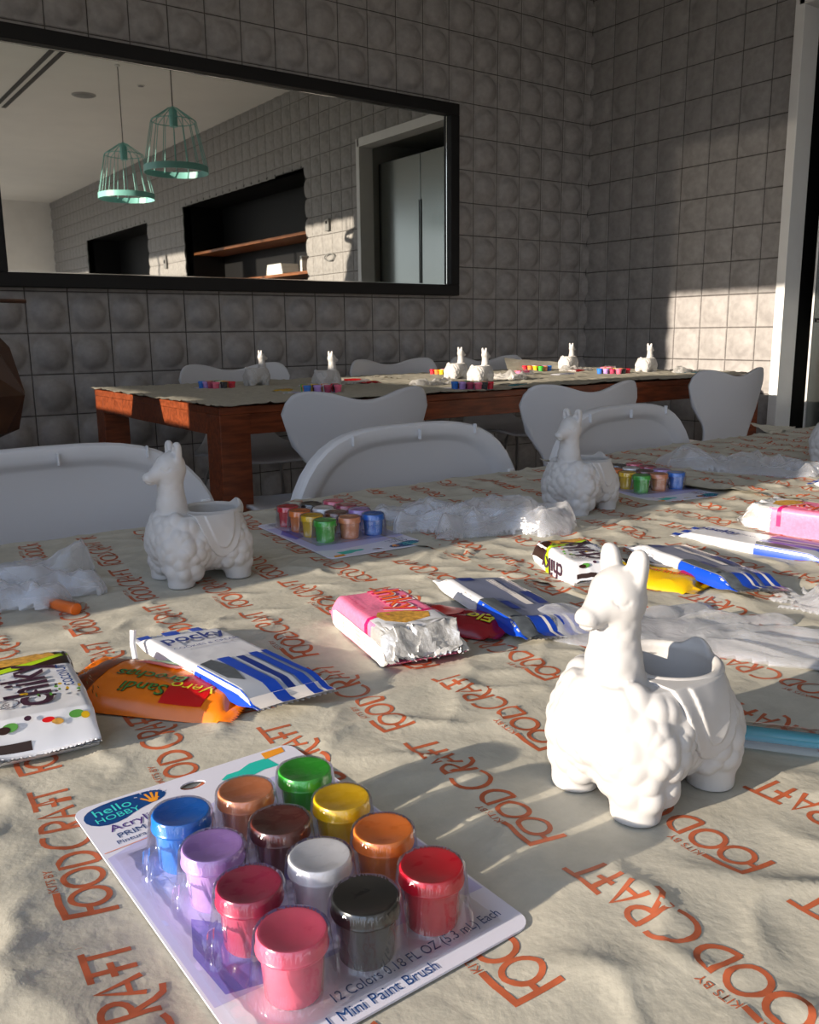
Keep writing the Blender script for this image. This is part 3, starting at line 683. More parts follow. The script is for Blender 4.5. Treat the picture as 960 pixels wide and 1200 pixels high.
def card_mesh():
    mb=MB(); r=.006; o=[]
    for cx,cy,a in ((CW/2-r,CL/2-r,0),(-CW/2+r,CL/2-r,90),(-CW/2+r,-CL/2+r,180),(CW/2-r,-CL/2+r,270)):
        o+=arc(cx,cy,r,r,a,a+90,5)
    bm=bmesh.new(); hole=arc(-.002,CL/2-.010,.0058,.0035,0,360,20)[:-1]
    ov=[bm.verts.new((x,y,0)) for x,y in o]; hv=[bm.verts.new((x,y,0)) for x,y in hole]
    es=[bm.edges.new((ov[i],ov[(i+1)%len(ov)])) for i in range(len(ov))]+[bm.edges.new((hv[i],hv[(i+1)%len(hv)])) for i in range(len(hv))]
    bmesh.ops.triangle_fill(bm,use_beauty=True,edges=es); bmesh.ops.remove_doubles(bm,verts=bm.verts,dist=1e-6)
    bmesh.ops.recalc_face_normals(bm,faces=bm.faces)
    if sum(f.normal.z for f in bm.faces)<0: bmesh.ops.reverse_faces(bm,faces=bm.faces)
    ex=bmesh.ops.extrude_face_region(bm,geom=bm.faces[:]); 
    for q in ex['geom']:
        if isinstance(q,bmesh.types.BMVert): q.co.z+=.0008
    mb.bm(bm,CARD)
    def dec(v,f,m,k=0): 
        v=np.asarray(v); mb.add(np.column_stack([v,np.full(len(v),.00086+.00004*k)]),f,m)
    def poly(p,m,k=0): dec([(a,b+(CL/2-.0775 if b>.03 else 0)) for a,b in p],[list(range(len(p)))],m,k)
    # lavender field with violet brush shapes
    oy=CL/2-.0775
    poly([(-CW/2+.001,-.055),(CW/2-.001,-.060),(CW/2-.001,.045),(.03,.052),(-.02,.045),(-CW/2+.001,.034)],LAV,0)
    poly([(-.046,-.052),(-.030,-.056),(-.029,-.040),(-.033,-.020),(-.040,-.012),(-.047,-.030)],VIO,1)
    poly([(-.027,-.055),(-.016,-.056),(-.012,-.030),(-.020,-.012),(-.026,-.03)],VIO,1)
    poly([(.000,-.030),(.012,-.044),(.016,-.02),(.006,.004)],VIO,1)
    poly([(.028,-.035),(.040,-.046),(.049,-.03),(.046,.0),(.034,-.008)],VIO,1)
    # navy logo blob
    p=[(-.050,.069),(-.046,.0735),(-.038,.0755),(-.027,.0755),(-.017,.0742),(-.0135,.0695),(-.0165,.065),(-.024,.0635),(-.030,.0615),(-.037,.0575),(-.045,.0575),(-.050,.0625)]
    P_=[]; 
    for i in range(len(p)):
        a,b=np.array(p[i]),np.array(p[(i+1)%len(p)]); P_+=[tuple(a*.75+b*.25),tuple(a*.25+b*.75)]
    poly(P_,NAVY,1)
    v,f=text2d('hello',.0085,.0); dec(xf(v,.04,(-.0375,.0695+oy)),f,CYN,3)
    v,f=text2d('HOBBY',.0058,0); dec(xf(v,.04,(-.0370,.0630+oy)),f,CYN,3)
    hand=join2([stroke([(-.0225,.0660),(-.0250,.0700)],.0011),stroke([(-.0215,.0665),(-.0222,.0725)],.0011),stroke([(-.0205,.0665),(-.0195,.0727)],.0011),stroke([(-.0195,.0662),(-.0172,.0712)],.0011),stroke([(-.0215,.0655),(-.0180,.0672)],.0011),ellipse(-.0210,.0658,.0022,.0017,12)])
    dec(np.array(hand[0])+np.array([0,oy]),hand[1],AMB,3)
    for a in (150,115,80,45,10): 
        c,s_=math.cos(math.radians(a)),math.sin(math.radians(a)); v,f=stroke([(-.0208+.0058*c,.0695+.0045*s_),(-.0208+.0072*c,.0695+.0056*s_)],.0005); dec(np.array(v)+np.array([0,oy]),f,CARD,4)
    v,f=text2d('Acrylic',.0075,.0); dec(xf(v,.06,(-.0335,.0535+oy)),f,PUR,3)
    v,f=text2d('PRIMARY',.0056,0); dec(xf(v,.04,(-.0315,.0475+oy)),f,INKB,3)
    v,f=text2d('Pintura',.0042,.0); dec(xf(v,.04,(-.0385,.0425+oy)),f,INKB,3)
    poly([(-CW/2+.001,.0375),(-.015,.0395),(-.015,.0400),(-CW/2+.001,.0380)],ORL,2)
    # turquoise brush mark, amber label
    poly([(.010,.0635),(.014,.0665),(.020,.0665),(.027,.0700),(.036,.0700),(.0365,.066),(.0375,.060),(.030,.0605),(.022,.0585),(.017,.061),(.012,.061)],TQ,1)
    poly([(.035,.0690),(.046,.0705),(.047,.0755),(.036,.0755)],AMB,2)
    v,f=text2d('12 Colors 0.18 FL OZ (5.3 mL) Each',.0060,0); v=v*np.array([.067/np.ptp(v[:,0]),1]); dec(xf(v,0,(.0125,-.0740)),f,INKB,3)
    v,f=text2d('& 1 Mini Paint Brush',.0064,0); v=v*np.array([.046/np.ptp(v[:,0]),1]); dec(xf(v,0,(-.010,-.0808)),f,NAVY,3)
    return mb.mesh('backing_card',False)
def pot_meshes(k):
    l,p=PM[k]
    mb=MB(); mb.lathe([(.0,.0009),(.0084,.0009),(.0090,.0018),(.0099,.0160)],p,32); mb.lathe([(.0099,.0160),(.0103,.0162),(.0103,.0172),(0,.0172)],p,32); a=mb.mesh('paint_pot',True,40)
    mb=MB(); mb.lathe([(.0098,.0162),(.0112,.0166),(.0113,.0172),(.0109,.0178),(.0109,.0212),(.0104,.0220),(.0094,.0220),(.0090,.0217),(0,.0217)],l,36); b=mb.mesh('lid',True,40)
    return a,b
POTM={k:pot_meshes(k) for r in ORDER for k in r}
CARDM=card_mesh()
def blister_mesh():
    n1,n2=150,200; x=np.linspace(-.0490,.0430,n1); y=np.linspace(-.0790,.040,n2); X,Y=np.meshgrid(x,y,indexing='ij')
    H=np.zeros_like(X)+.0010
    def tray(cx,cy,rx,ry,h,w=.0018,e=6):
        d=((np.abs((X-cx)/rx)**e+np.abs((Y-cy)/ry)**e)**(1/e)-1)*min(rx,ry); return h*(1-sstep(-w,0,d))
    H=np.maximum(H,.001+tray(-.002,-.0205,.0425,.0560,.0026))
    H=np.maximum(H,.001+tray(-.0425,-.012,.0046,.034,.0060,e=3))
    for i in range(3):
        for j in range(4):
            cx,cy=potxy(i,j); r=np.hypot(X-cx,Y-cy)
            prof=np.interp(r,[0,.0102,.0116,.0120,.0123,.0126,.0134,.0138],[.0229,.0229,.0222,.0205,.0158,.0140,.0065,.002])
            H=np.maximum(H,prof)
            if i<2: H=np.maximum(H,tray(cx+.0134,cy,.0040,.0042,.0150,.001,3))
            if j<3: H=np.maximum(H,tray(cx,cy-.01375,.0036,.0036,.0120,.001,3))
        cx,cy=potxy(0,i); H=np.maximum(H,tray(cx-.0135,cy-.004,.0040,.0040,.0125,.001,3))
    H+=noise(X*160,Y*160,5)*.0003
    mb=MB(); mb.grid(np.stack([X,Y,H],-1),BLIS); return mb.mesh('blister',True)
BLM=blister_mesh()
def paint_set(x,y,rz,lab,group=None,near=True,z=TZ+.0022):
    t=thing('paint_set',lab,'paint set',(x,y,z),rz,group)
    link('backing_card',CARDM,t)
    if near: link('blister',BLM,t)
    for j in range(4):
        for i in range(3):
            k=ORDER[j][i]; p=link('paint_pot',POTM[k][0],t); px,py=potxy(i,j); p.location=(px,py,0)
            tag(p,'pot of %s paint'%k); l=link('lid',POTM[k][1],p)
    if not near: t.scale=(1.25,)*3
    for (dx,dy) in ((0,.04),(0,-.04),(0,0)):
        c,s_=math.cos(rz),math.sin(rz); FLATS.append((x-dy*s_,y+dy*c,.052))
    return t
GP='blister cards of twelve paint pots'
paint_set(.1355,.276,.015,'large card of twelve paint pots in the foreground, lower left of the big llama',GP)
paint_set(.447,.742,PI-.06,'card of twelve paint pots between the left llama and the crumpled glove',GP)
paint_set(.895,.722,PI-.22,'card of twelve paint pots beside the llama before the rightmost folding chair',GP)
for x,y,r,l in ((1.37,3.15,.1,'card of paint pots at the left end of the far table'),(1.52,2.66,1.2,'card of blue and white pots in front of the leftmost small llama'),(2.60,3.28,PI,'bright card of paint pots between the second and third small llamas'),(2.02,2.44,.2,'card of paint pots at the far table front edge before the fourth llama'),(3.20,3.28,PI+.1,'row of red to green pots left of the second small llama from the right'),(3.17,2.80,.1,'card with blue and lilac pots left of the rightmost llama on the far table')):
    paint_set(x,y,r,l,'paint pot cards on the far table',False)
# ------------------------------------------------------------------ snack packs
FOIL=mat('silver_foil',(.70,.70,.69),.33,metal=.6,bump=.9,bump_scale=110)
PKW=mat('pack_white',(.72,.73,.77),.32,metal=.15,spec=.6,bump=.12,bump_scale=50)
PKB=mat('pack_blue',Hx('1546b4'),.3,metal=.1,spec=.6); PKN=mat('pack_navy',Hx('12307c'),.35)
PKG=mat('pack_grey_stick',Hx('50565c'),.4,noise_amt=.2,noise_scale=150); PKL=mat('pack_light_stick',Hx('aab0bb'),.4)
PINK=mat('pack_pink',Hx('e8789a'),.32,spec=.5,noise_amt=.10,noise_scale=500); MAG=flat('pack_magenta','d01a62',.35); CRM=flat('pack_cream','e9e2dc',.4)
BRW=flat('pack_brown','2e1a14',.35); LIM=flat('pack_lime','a9cc1f',.35); GLD=mat('cracker',Hx('b98a3c'),.5,noise_amt=.3,noise_scale=300); PUR2=flat('pack_plum','3d2436',.35); RED=flat('pack_red','c9171c',.3)
ORG=mat('pack_orange',Hx('e8761a'),.25,spec=.6,noise_amt=.05,noise_scale=40); TAM=mat('tamarind',Hx('7a3410'),.3,noise_amt=.35,noise_scale=260); YEL=mat('pack_yellow',Hx('c9a012'),.28,spec=.6); LGR=flat('pack_green','4f8a3c',.35); DRD=mat('pack_dark_red',Hx('8c0f22'),.25,spec=.6,noise_amt=.1,noise_scale=80); YTX=flat('text_yellow','e6d832',.4); TXW=flat('text_white','ece8e0',.4); TXD=flat('text_black','1c1a18',.4); OLG=flat('text_orange','ee6a2a',.4)
TXG=flat('text_grey','777777',.5)
def speckle(n,x0,x1,t0,t1,sd,ms,sz=.0012):
    r_=np.random.default_rng(sd); out=[]
    for i in range(n):
        x,t=r_.uniform(x0,x1),r_.uniform(t0,t1); out.append(('ell',x,t,sz*r_.uniform(.5,1.8),sz*r_.uniform(.4,1.),ms[i%len(ms)]))
    return out
def chiky_coco(L=.112,W=.052,T=.022,seed=2,wr=.0011):
    p=Pack(L,W,T,'box',fin=.005,taper=.008,seed=seed,wr=wr,rr=.004)
    D=[('rect',-L/2+.004,-L/2+.034,-W/2-.012,W/2+.012,BRW),
       ('poly',[(-L/2+.036,-W/2-T),(-L/2+.034,-W/2),(-L/2+.028,-.006),(-L/2+.024,.006),(-L/2+.016,W/2),(-L/2+.020,W/2),(-L/2+.030,.006),(-L/2+.040,-W/2),(-L/2+.044,-W/2-T)],LIM),
       ('poly',[(-L/2+.014,-.014),(-L/2+.008,.0),(-L/2+.008,.014),(-L/2+.020,.018),(-L/2+.026,.002),(-L/2+.026,-.010)],GLD),('rect',-L/2+.006,-L/2+.010,-.006,.010,CRM),
       ('poly',[(-L/2+.006,-.024),(-L/2+.006,-.017),(-L/2+.012,-.015),(-L/2+.013,-.022)],RED),
       ('btext','chiky',.002,.002,.030,180,PUR2),('btext','COCONUT',-.002,.0185,.0068,180,INKB),('btext','chiky',.0,-W/2-.011,.020,180,PUR2),
       ('stroke',arc(.026,-.012,.005,.006,0,350,14),.0006,PUR2),('text','NEW',.026,-.012,.0042,180,PUR2),('rect',L/2-.0060,L/2-.0050,-W/2+.002,-.004,BRW),('ell',L/2-.0098,.004,.0008,.0028,RED),('ell',L/2-.0088,.008,.0008,.0028,GLD),('ell',L/2-.0095,-.012,.0012,.0036,LGR),('ell',L/2-.0090,-.015,.0010,.0030,BRW),('ell',L/2-.0100,.017,.0012,.0034,LGR),('ell',L/2-.0092,.021,.0010,.0020,YEL),('ell',L/2-.011,-.004,.0008,.0016,PUR2)]
    D+=speckle(26,-.016,L/2-.022,-W/2+.003,-.014,3,[LIM,BRW,LGR,CRM,RED])+speckle(22,.022,L/2-.022,-.01,W/2-.003,4,[BRW,LGR,PUR2,YEL])+speckle(14,-.02,.02,W/2-.004,W/2+.012,5,[LGR,BRW])
    return p,D
def put(pd,name,base,lab,cat,x,y,z,deg,tilt=(0,0),group=None,**k):
    p,D=pd; FLATS.append((x,y,max(p.W*.5,.02)))
    return p.build(name,base,D,loc=(x,y,z),rot=(math.radians(tilt[0]),math.radians(tilt[1]),math.radians(deg)),label=lab,cat=cat,group=group,**k)
Z0=TZ+.0024
put(chiky_coco(),'biscuit_pack',PKW,'white and brown biscuit pack with purple lettering at the left edge','biscuit pack',.090,.463,Z0,-97)
def chiky_pink(L=.112,W=.050,T=.022,seed=5):
    p=Pack(L,W,T,'box',fin=.006,taper=.010,seed=seed,wr=.0010,rr=.004)
    p.crush=.030
    D=[('rect',.022,L/2-.001,-W/2-T,W/2+T,FOIL),('rect',.012,.040,-W/2+.001,W/2-.001,PKW),('rect',.012,.016,-W/2-.018,W/2+.018,MAG),
       ('poly',[(.006,-.014),(.010,.004),(.018,.016),(.028,.012),(.032,-.006),(.024,-.016),(.014,-.018)],GLD),
       ('rect',-.045,L/2-.006,-W/2-T+.001,-W/2-T+.013,CRM),
       ('btext','chiky',-.018,.006,.0305,0,TXW),('btext','chiky',-.0186,.0054,.0290,0,MAG),('text','chiky',-.0192,.0062,.0275,0,OLG)]
    for k in range(4): D.append(('text','BISCUITS WITH STRAWBERRY FILLING',-.005,-W/2-T+.003+k*.0026,.0025,0,TXG))
    D.append(('text','galletas fresas con crema',-.018,-.019,.0030,0,MAG))
    return p,D
put(chiky_pink(),'biscuit_pack',PINK,'pink biscuit pack with silver foil end lying centre of the near table','biscuit pack',.313,.452,Z0,-101)
def pocky(L=.152,W=.050,T=.0085,seed=6,wr=.0007,up=90,white=True):
    p=Pack(L,W,T,'box',fin=.009,taper=.012,seed=seed,wr=wr,rr=.0028)
    Q=p.Q; h=W/2
    D=[]
    sx=.008 
    D+=[('rect',sx,L/2-.0112,-h+.002,h-.002,PKL),('rect',sx,L/2-.001,-Q,-h+.001,PKB),('poly',[(sx,-h+.003),(sx-.004,-h+.012),(sx+.014,-h+.016),(sx+.038,-h+.010),(sx+.030,-h+.004)],PKG),
        ('rect',sx-.003,L/2-.0112,-.010,-.002,PKB),('rect',sx,L/2-.0112,.0005,.0055,PKN),('rect',sx,L/2-.012,.0055,.0085,PKL),('rect',sx-.002,L/2-.0112,.0100,.0160,PKB),('rect',sx-.002,L/2-.0112,.0185,.0225,PKB),
        ('rect',-L/2+.0005,-L/2+.009,-h+.002,-h+.010,PKB),('rect',-L/2+.0005,-L/2+.009,-.006,.004,PKB),('rect',-L/2+.0005,-L/2+.009,.012,.020,PKB),
        ('rect',L/2-.0115,L/2-.0005,-h+.001,h-.001,CRM),('rect',L/2-.0112,L/2-.0012,-.010,-.002,PKB),('rect',L/2-.0112,L/2-.0012,.0100,.0160,PKB),('rect',L/2-.0112,L/2-.0012,.0185,.0225,PKB),
        ('btext','pocky',-.040,-.001,.0175,up,PKN),('text','COOKIES & CREAM',-.024,-.001,.0050,up,PKN)]
    return p,D
put(pocky(),'stick_snack_pack',PKW,'white and blue stick biscuit pack resting on the orange sweet bag','snack pack',.200,.462,TZ+.0065,-85,tilt=(-4,-1))
def blank(L,W,T,seed,wr,decs,fin=.008,taper=.014,p=3.): return Pack(L,W,T,'pillow',fin=fin,taper=taper,seed=seed,wr=wr,p=p),decs
# orange sweet bag
put(blank(.120,.070,.010,8,.0022,[('rect',-.052,-.032,-.030,.033,TAM),('rect',.013,.038,-.028,.004,RED),('text','Vero',.026,-.012,.0135,180,YTX),('btext','Sandi',-.001,-.018,.0135,180,TXD),('text','Sandi',-.001,-.018,.0130,180,LGR),('btext','Brochas',-.004,-.004,.0135,180,TXD),('text','Brochas',-.004,-.004,.0130,180,LGR),('poly',[(-.022,.012),(.004,.010),(.012,.020),(.006,.028),(-.014,.027)],RED),('poly',[(-.018,.018),(.006,.017),(.008,.029),(-.012,.030)],LGR),('stroke',[(-.018,.017),(.008,.016)],.0012,TXD),('poly',[(.018,.010),(.046,.008),(.044,.030),(.016,.031)],FOIL)]),
    'sweet_bag',ORG,'orange sweet bag with upside-down green lettering, between two biscuit packs','sweet bag',.160,.462,Z0,-50)
mb=MB(); a=Vector((.162,.512,Z0+.004)); mb.tube([a,a+Vector((.001,.006,.008)),a+Vector((.0025,.008,.016))],[.0016,.0017,.0020],mat('stick_white',(.75,.77,.8),.3),10)
tag(mb.obj('lollipop_stick'),'short white lollipop stick standing up behind the orange sweet bag','lollipop stick')
# dark red bag and second stick pack
put(blank(.086,.050,.008,11,.0022,[('ell',-.008,.004,.013,.012,RED),('text','Elo',.020,-.004,.0185,180,TXD),('btext','Elo',.0205,-.0035,.0165,180,YTX)]),'sweet_bag',DRD,'dark red sweet bag with yellow lettering between the pink pack and the striped pack','sweet bag',.366,.455,Z0,-64)
def pocky_back(L=.150,W=.052,T=.0095,seed=12):
    p=Pack(L,W,T,'box',fin=.010,taper=.012,seed=seed,wr=.0010,rr=.003); h=W/2; Q=p.Q
    GV=mat('pack_grey_violet',Hx('7f86a0'),.3,metal=.2)
    D=[('rect',-L/2+.012,.045,-h+.002,h-.001,GV),('rect',.004,L/2-.001,-Q,-h+.001,PKB),('rect',-L/2+.001,.003,-Q,-h+.006,PKW),
       ('rect',-L/2+.001,-L/2+.010,-.002,.006,PKN),('rect',-L/2+.001,-L/2+.010,.010,.020,PKN),('rect',-L/2+.001,-L/2+.010,-.018,-.010,PKN),
       ('rect',-L/2+.018,-L/2+.030,-.016,-.004,PKN),('rect',-L/2+.03,.02,.004,.010,CRM),('rect',.010,.030,-h+.008,-.006,PKN),('rect',-.010,.020,.014,.022,PKN),('rect',.026,.052,.012,.022,PKN),('rect',-L/2+.012,L/2-.03,h-.003,h,CRM),
       ('rect',.004,.046,-h+.001,-h+.012,PKG),
       ('rect',L/2-.026,L/2-.0006,-h+.001,-h+.012,PKG),('rect',L/2-.026,L/2-.0006,-.013,-.004,PKB),('rect',L/2-.026,L/2-.0006,-.004,-.0015,CRM),('rect',L/2-.026,L/2-.0006,-.0015,.002,PKB),('rect',L/2-.026,L/2-.0006,.007,.013,PKB),('rect',L/2-.026,L/2-.0006,.013,.016,CRM),('rect',L/2-.026,L/2-.0006,.016,.0215,PKB)]
    for k in range(5): D.append(('text','Ingredients wheat flour sugar milk powder cocoa',-.020,.001+.0-.0035*k+.016,.0019,0,PKN))
    return p,D
put(pocky_back(),'stick_snack_pack',FOIL,'blue and silver striped snack pack lying back up beside the dark red bag','snack pack',.412,.452,Z0+.001,-104,tilt=(-5,0))
def pen(name,a,b,r,m,lab,cat,tipm=None,ends=True):
    a=Vector(a);b=Vector(b); mb=MB(); d=(b-a); 
    mb.tube([a,a+d*.01,a+d*.5,b-d*.01,b],[r*.5,r,r,r,r*.6],m,14); o=tag(mb.obj(name),lab,cat)
    if tipm: mb=MB(); mb.tube([a-d*.09,a-d*.05,a+d*.002],[r*.5,r*.7,r*.75],tipm,12); mb.obj('tip',o)
    return o
# brown and white pack + yellow bag behind the big llama's head
put(chiky_coco(.098,.046,.020,seed=21,wr=.0016),'biscuit_pack',PKW,'crumpled brown and white biscuit pack behind the big llama\'s head','biscuit pack',.528,.492,Z0,-112)
put(blank(.100,.060,.009,22,.0022,[('ell',-.018,.010,.014,.009,BRW),('ell',.004,.012,.010,.008,BRW),('btext','Pulparindo',.008,-.004,.0110,0,BRW),('text','Pulparindo',.008,-.004,.0110,0,OLG),('ell',.036,.002,.012,.006,RED)]),'sweet_bag',YEL,'yellow sweet bag lying under the blue and silver pack behind the big llama','sweet bag',.562,.445,Z0,-76)
put(pocky_back(.150,.050,.0095,23),'stick_snack_pack',FOIL,'blue and silver snack pack lying right of the yellow sweet bag','snack pack',.600,.425,Z0+.004,-107,tilt=(-6,0))
put(pocky(.155,.048,.0085,24,up=0),'stick_snack_pack',PKW,'white stick biscuit pack lying in front of the pink pack at the right edge','snack pack',.722,.452,Z0,-84,tilt=(0,0))
put(chiky_pink(.115,.054,.026,25),'biscuit_pack',PINK,'pink biscuit pack at the right edge behind the white stick pack','biscuit pack',.815,.462,Z0,98)
put(blank(.10,.05,.010,26,.0018,[('rect',-.048,-.034,-.02,.02,CRM),('text','chile',.0,.0,.018,0,BRW)]),'sweet_bag',RED,'bright red sweet bag at the right edge behind the pink pack','sweet bag',.905,.485,Z0,-75)
put(pocky(.15,.05,.011,27),'stick_snack_pack',PKW,'tip of a blue striped stick pack at the right edge under the clear glove','snack pack',1.09,.53,Z0,-80)
# teal brush in a clear sleeve
CLR=thin_film('clear_sleeve',(.98,.98,.98),.975,(.9,.9,.9),.08,.5,.05,40)
TB=mat('teal_brush',Hx('1d8fa3'),.25,coat=.4)
def brush(a,b,lab,m,r=.0038,tip=AMB):
    a=Vector(a);b=Vector(b);d=(b-a)
    mb=MB(); mb.tube([a,a+d*.02,a+d*.6,a+d*.98,b],[r*.5,r,r*.95,r*.7,r*.4],m,14); o=tag(mb.obj('paint_brush'),lab,'paint brush')
    n=Vector((-d.y,d.x,0)).normalized()
    mb=MB(); w=.010; N_=24; P=np.zeros((N_,13,3))
    for i in range(N_):
        c=a+d*(-.1+1.2*i/(N_-1))
        for j in range(13):
            s_=-1+2*j/12; q=c+n*w*s_; P[i,j]=(q.x,q.y,a.z-r+.0004+ (2*r+.001)*max(0,1-abs(s_)**3)); 
    mb.grid(P,CLR); tag(mb.obj('clear_sleeve',o),'clear plastic sleeve'); 
    k=int(d.length/.02)
    for i in range(k+1): q=a+d*i/k; FLATS.append((q.x,q.y,.010))
    return o
brush((.335,.275,Z0+.004),(.425,.150,Z0+.004),'teal paint brush in a clear sleeve at the right edge, behind the big llama',TB)
brush((.163,.640,Z0+.003),(.150,.674,Z0+.003),'orange-tipped brush in a clear sleeve half under the left glove',mat('orange_brush',Hx('e06a18'),.3),.0045)
# ------------------------------------------------------------------ crumpled clear gloves
GLV=glove_film('glove_film',.30,.92,(.82,.84,.88))
def capsule2(P,a,b,r1,r2):
    a=np.array(a);b=np.array(b);ab=b-a; t=np.clip(((P-a)@ab)/(ab@ab),0,1); return np.linalg.norm(P-(a+t[...,None]*ab),axis=-1)-(r1+(r2-r1)*t)
def glove(x,y,rz,L,hgt,seed,lab,cr=1.,res=.0022,z=TZ+.002,sx=1.,sy=1.,m=None):
    r_=np.random.default_rng(seed); k=L/.20
    g0=np.arange(-.13*k,.13*k,res); g1=np.arange(-.10*k,.10*k,res); X,Y=np.meshgrid(g0,g1,indexing='ij')
    Xw=X+.010*k*noise(X*28/k,Y*28/k,seed); Yw=Y+.012*k*noise(X*24/k,Y*24/k,seed+1)
    P=np.stack([Xw,Yw],-1)/k
    D=capsule2(P,(-.095,0),(-.02,0),.042,.040)
    for a,b in (((-.03,.028),(.045,.060)),((-.01,.012),(.082,.030)),((0,-.004),(.090,-.006)),((-.01,-.022),(.070,-.040)),((-.06,.03),(-.01,.078))):
        D=smin(D,capsule2(P,a,b,.013,.0125),.006)
    D=D*k
    mb=MB()
    for lay,(sc,sd) in enumerate(((1.,seed),(.6,seed+5),(.25,seed+9))):
        env=np.clip(1-np.exp(np.minimum(D,0)/.014),0,1)
        env=env*(.35+.85*np.clip(noise(X*13/k,Y*13/k,sd+2)+.5,0,1.2))
        fa=sd*1.3; XX=X*math.cos(fa)+Y*math.sin(fa); YY=-X*math.sin(fa)+Y*math.cos(fa)
        wx=noise(X*16,Y*16,sd)*.8; wy=noise(X*13,Y*13,sd+8)*1.1
        w=.50+.62*ridged(XX*8/k+wx,YY*19/k+wy,sd+3)**.9*cr+.14*ridged(YY*24/k+wy,XX*40/k+wx,sd+9)*cr+.05*ridged(XX*70,YY*90,sd+4)
        H=hgt*env*w*sc+.0010
        dx=(noise(X*30,Y*30,sd+6))*.012*env; dy=(noise(X*30,Y*30,sd+7))*.012*env
        Q=np.stack([(X+dx)*sx,(Y+dy)*sy,np.maximum(H,.0008)],-1)
        mk=(D[:-1,:-1]<0)&(D[1:,1:]<0)&(D[1:,:-1]<0)&(D[:-1,1:]<0)
        mb.grid(Q,m or GLV,mk)
    me=mb.mesh('plastic_glove',True)
    bm=bmesh.new(); bm.from_mesh(me); bmesh.ops.delete(bm,geom=[v for v in bm.verts if not v.link_faces],context='VERTS')
    for _ in range(2): bmesh.ops.smooth_vert(bm,verts=[v for v in bm.verts if v.is_boundary],factor=.6,use_axis_x=True,use_axis_y=True,use_axis_z=False)
    bm.to_mesh(me); bm.free()
    o=link('plastic_glove',me,None,(x,y,z),rz); FLATS.append((x,y,L*.3))
    return tag(o,lab,'glove')
glove(.105,.725,-.35,.20,.046,31,'clear plastic glove crumpled at the left edge of the near table')
glove(.565,.700,2.15,.190,.062,32,'crumpled clear plastic glove between the paint pots and the middle llama',.55,sy=.85)
glove(1.12,.715,-1.15,.21,.034,33,'crumpled clear plastic glove far right on the near table, behind the paint pots')
glove(.475,.325,-.95,.19,.020,34,'flattened clear plastic glove lying behind the big llama',.7,sy=.9)
glove(.600,.330,1.2,.07,.022,35,'small crumpled end of a clear glove at the right edge',1.)
# ------------------------------------------------------------------ chairs
def folding_back():
    mb=MB(); n=72; O=[]
    for k in range(n):
        a=2*PI*k/n; c,s_=math.cos(a),math.sin(a)
        ex=3.6 if s_>0 else 5.; hh=.225 if s_>0 else .13
        r=(abs(c)**ex+abs(s_)**ex)**(-1/ex)
        x=.228*r*c; z=hh*r*s_; x*=1-.10*max(0,z/.225)**1.5
        O.append((x,z))
    O=np.array(O)
    prof=[(1.0,.0),(.997,-.006),(.98,-.010),(.91,-.011),(.87,-.008),(.845,-.003),(.82,-.001),(.5,0),(.02,0)]
    rings=[]
    def ring(sx,y): 
        X=O[:,0]*sx; Z=O[:,1]*(1-(1-sx)*.75) ; return np.stack([X,np.full(n,y)+ -.30*X**2+.0,Z+.595],1)
    R_=[ring(a,y) for a,y in prof]; 
    bk=[ring(a,y) for a,y in ((1.0,.0),(.997,.010),(.97,.014),(.5,.014),(.02,.014))]
    def skin(R,fl):
        V=np.concatenate(R); F=[]
        for i in range(len(R)-1):
            for k in range(n):
                q=(i*n+k,i*n+(k+1)%n,(i+1)*n+(k+1)%n,(i+1)*n+k); F.append(q[::-1] if fl else q)
        mb.add(V,F,CHW)
    skin(R_,False); skin(bk,True)
    return mb
def folding_chair(x,y,rz,lab):
    t=thing('folding_chair',lab,'chair',(x,y,0),rz,'white folding chairs at the near table')
    b=folding_back().obj('backrest',t)
    for dx in (-.11,.01,.12):
        mb=MB(); mb.box((dx-.0010,-.0185,.797),(dx+.0010,-.0120,.812),CHW,bev=.0004); mb.obj('moulded_rib',b,smooth=False)
    for sx in (-1,1):
        mb=MB(); mb.box((sx*.192-.006,-.0260,.705),(sx*.192+.006,-.0195,.735),TRIM,bev=.001); q=mb.obj('rivet_plate',b,smooth=False)
        mb=MB(); 
        bm=bmesh.new(); bmesh.ops.create_cone(bm,cap_ends=True,segments=12,radius1=.0035,radius2=.0025,depth=.003); bm.transform(Matrix.Translation((sx*.192,-.0270,.722))@Matrix.Rotation(PI/2,4,'X')); mb.bm(bm,CHRM); mb.obj('rivet',q)
    mb=MB(); bm=bmesh.new(); bmesh.ops.create_cube(bm,size=1)
    for w in bm.verts: w.co=Vector((w.co.x*(.38),w.co.y*.37-.22,.445+w.co.z*.03))
    bmesh.ops.bevel(bm,geom=bm.edges[:],offset=.012,segments=3,affect='EDGES'); mb.bm(bm,CHW); mb.obj('seat',t)
    for sx in (-1,1):
        mb=MB(); mb.tube([(sx*.205,.010,.66),(sx*.205,.0,.5),(sx*.205,-.16,.22),(sx*.205,-.38,.0)],.011,CHW,10); mb.obj('front_leg',t)
        mb=MB(); mb.tube([(sx*.19,-.30,.435),(sx*.19,-.05,.22),(sx*.19,.14,.0)],.011,CHW,10); mb.obj('rear_leg',t)
    mb=MB(); mb.tube([(-.19,.06,.09),(.19,.06,.09)],.008,CHW,8); mb.obj('stretcher',t)
    return t
folding_chair(.265,1.12,.0,'white folding chair behind the left llama, cut off by the left edge')
folding_chair(.757,1.05,.05,'white folding chair in the middle, behind the paint pots and crumpled glove')
folding_chair(1.235,1.06,.10,'white folding chair on the right, behind the middle llama')
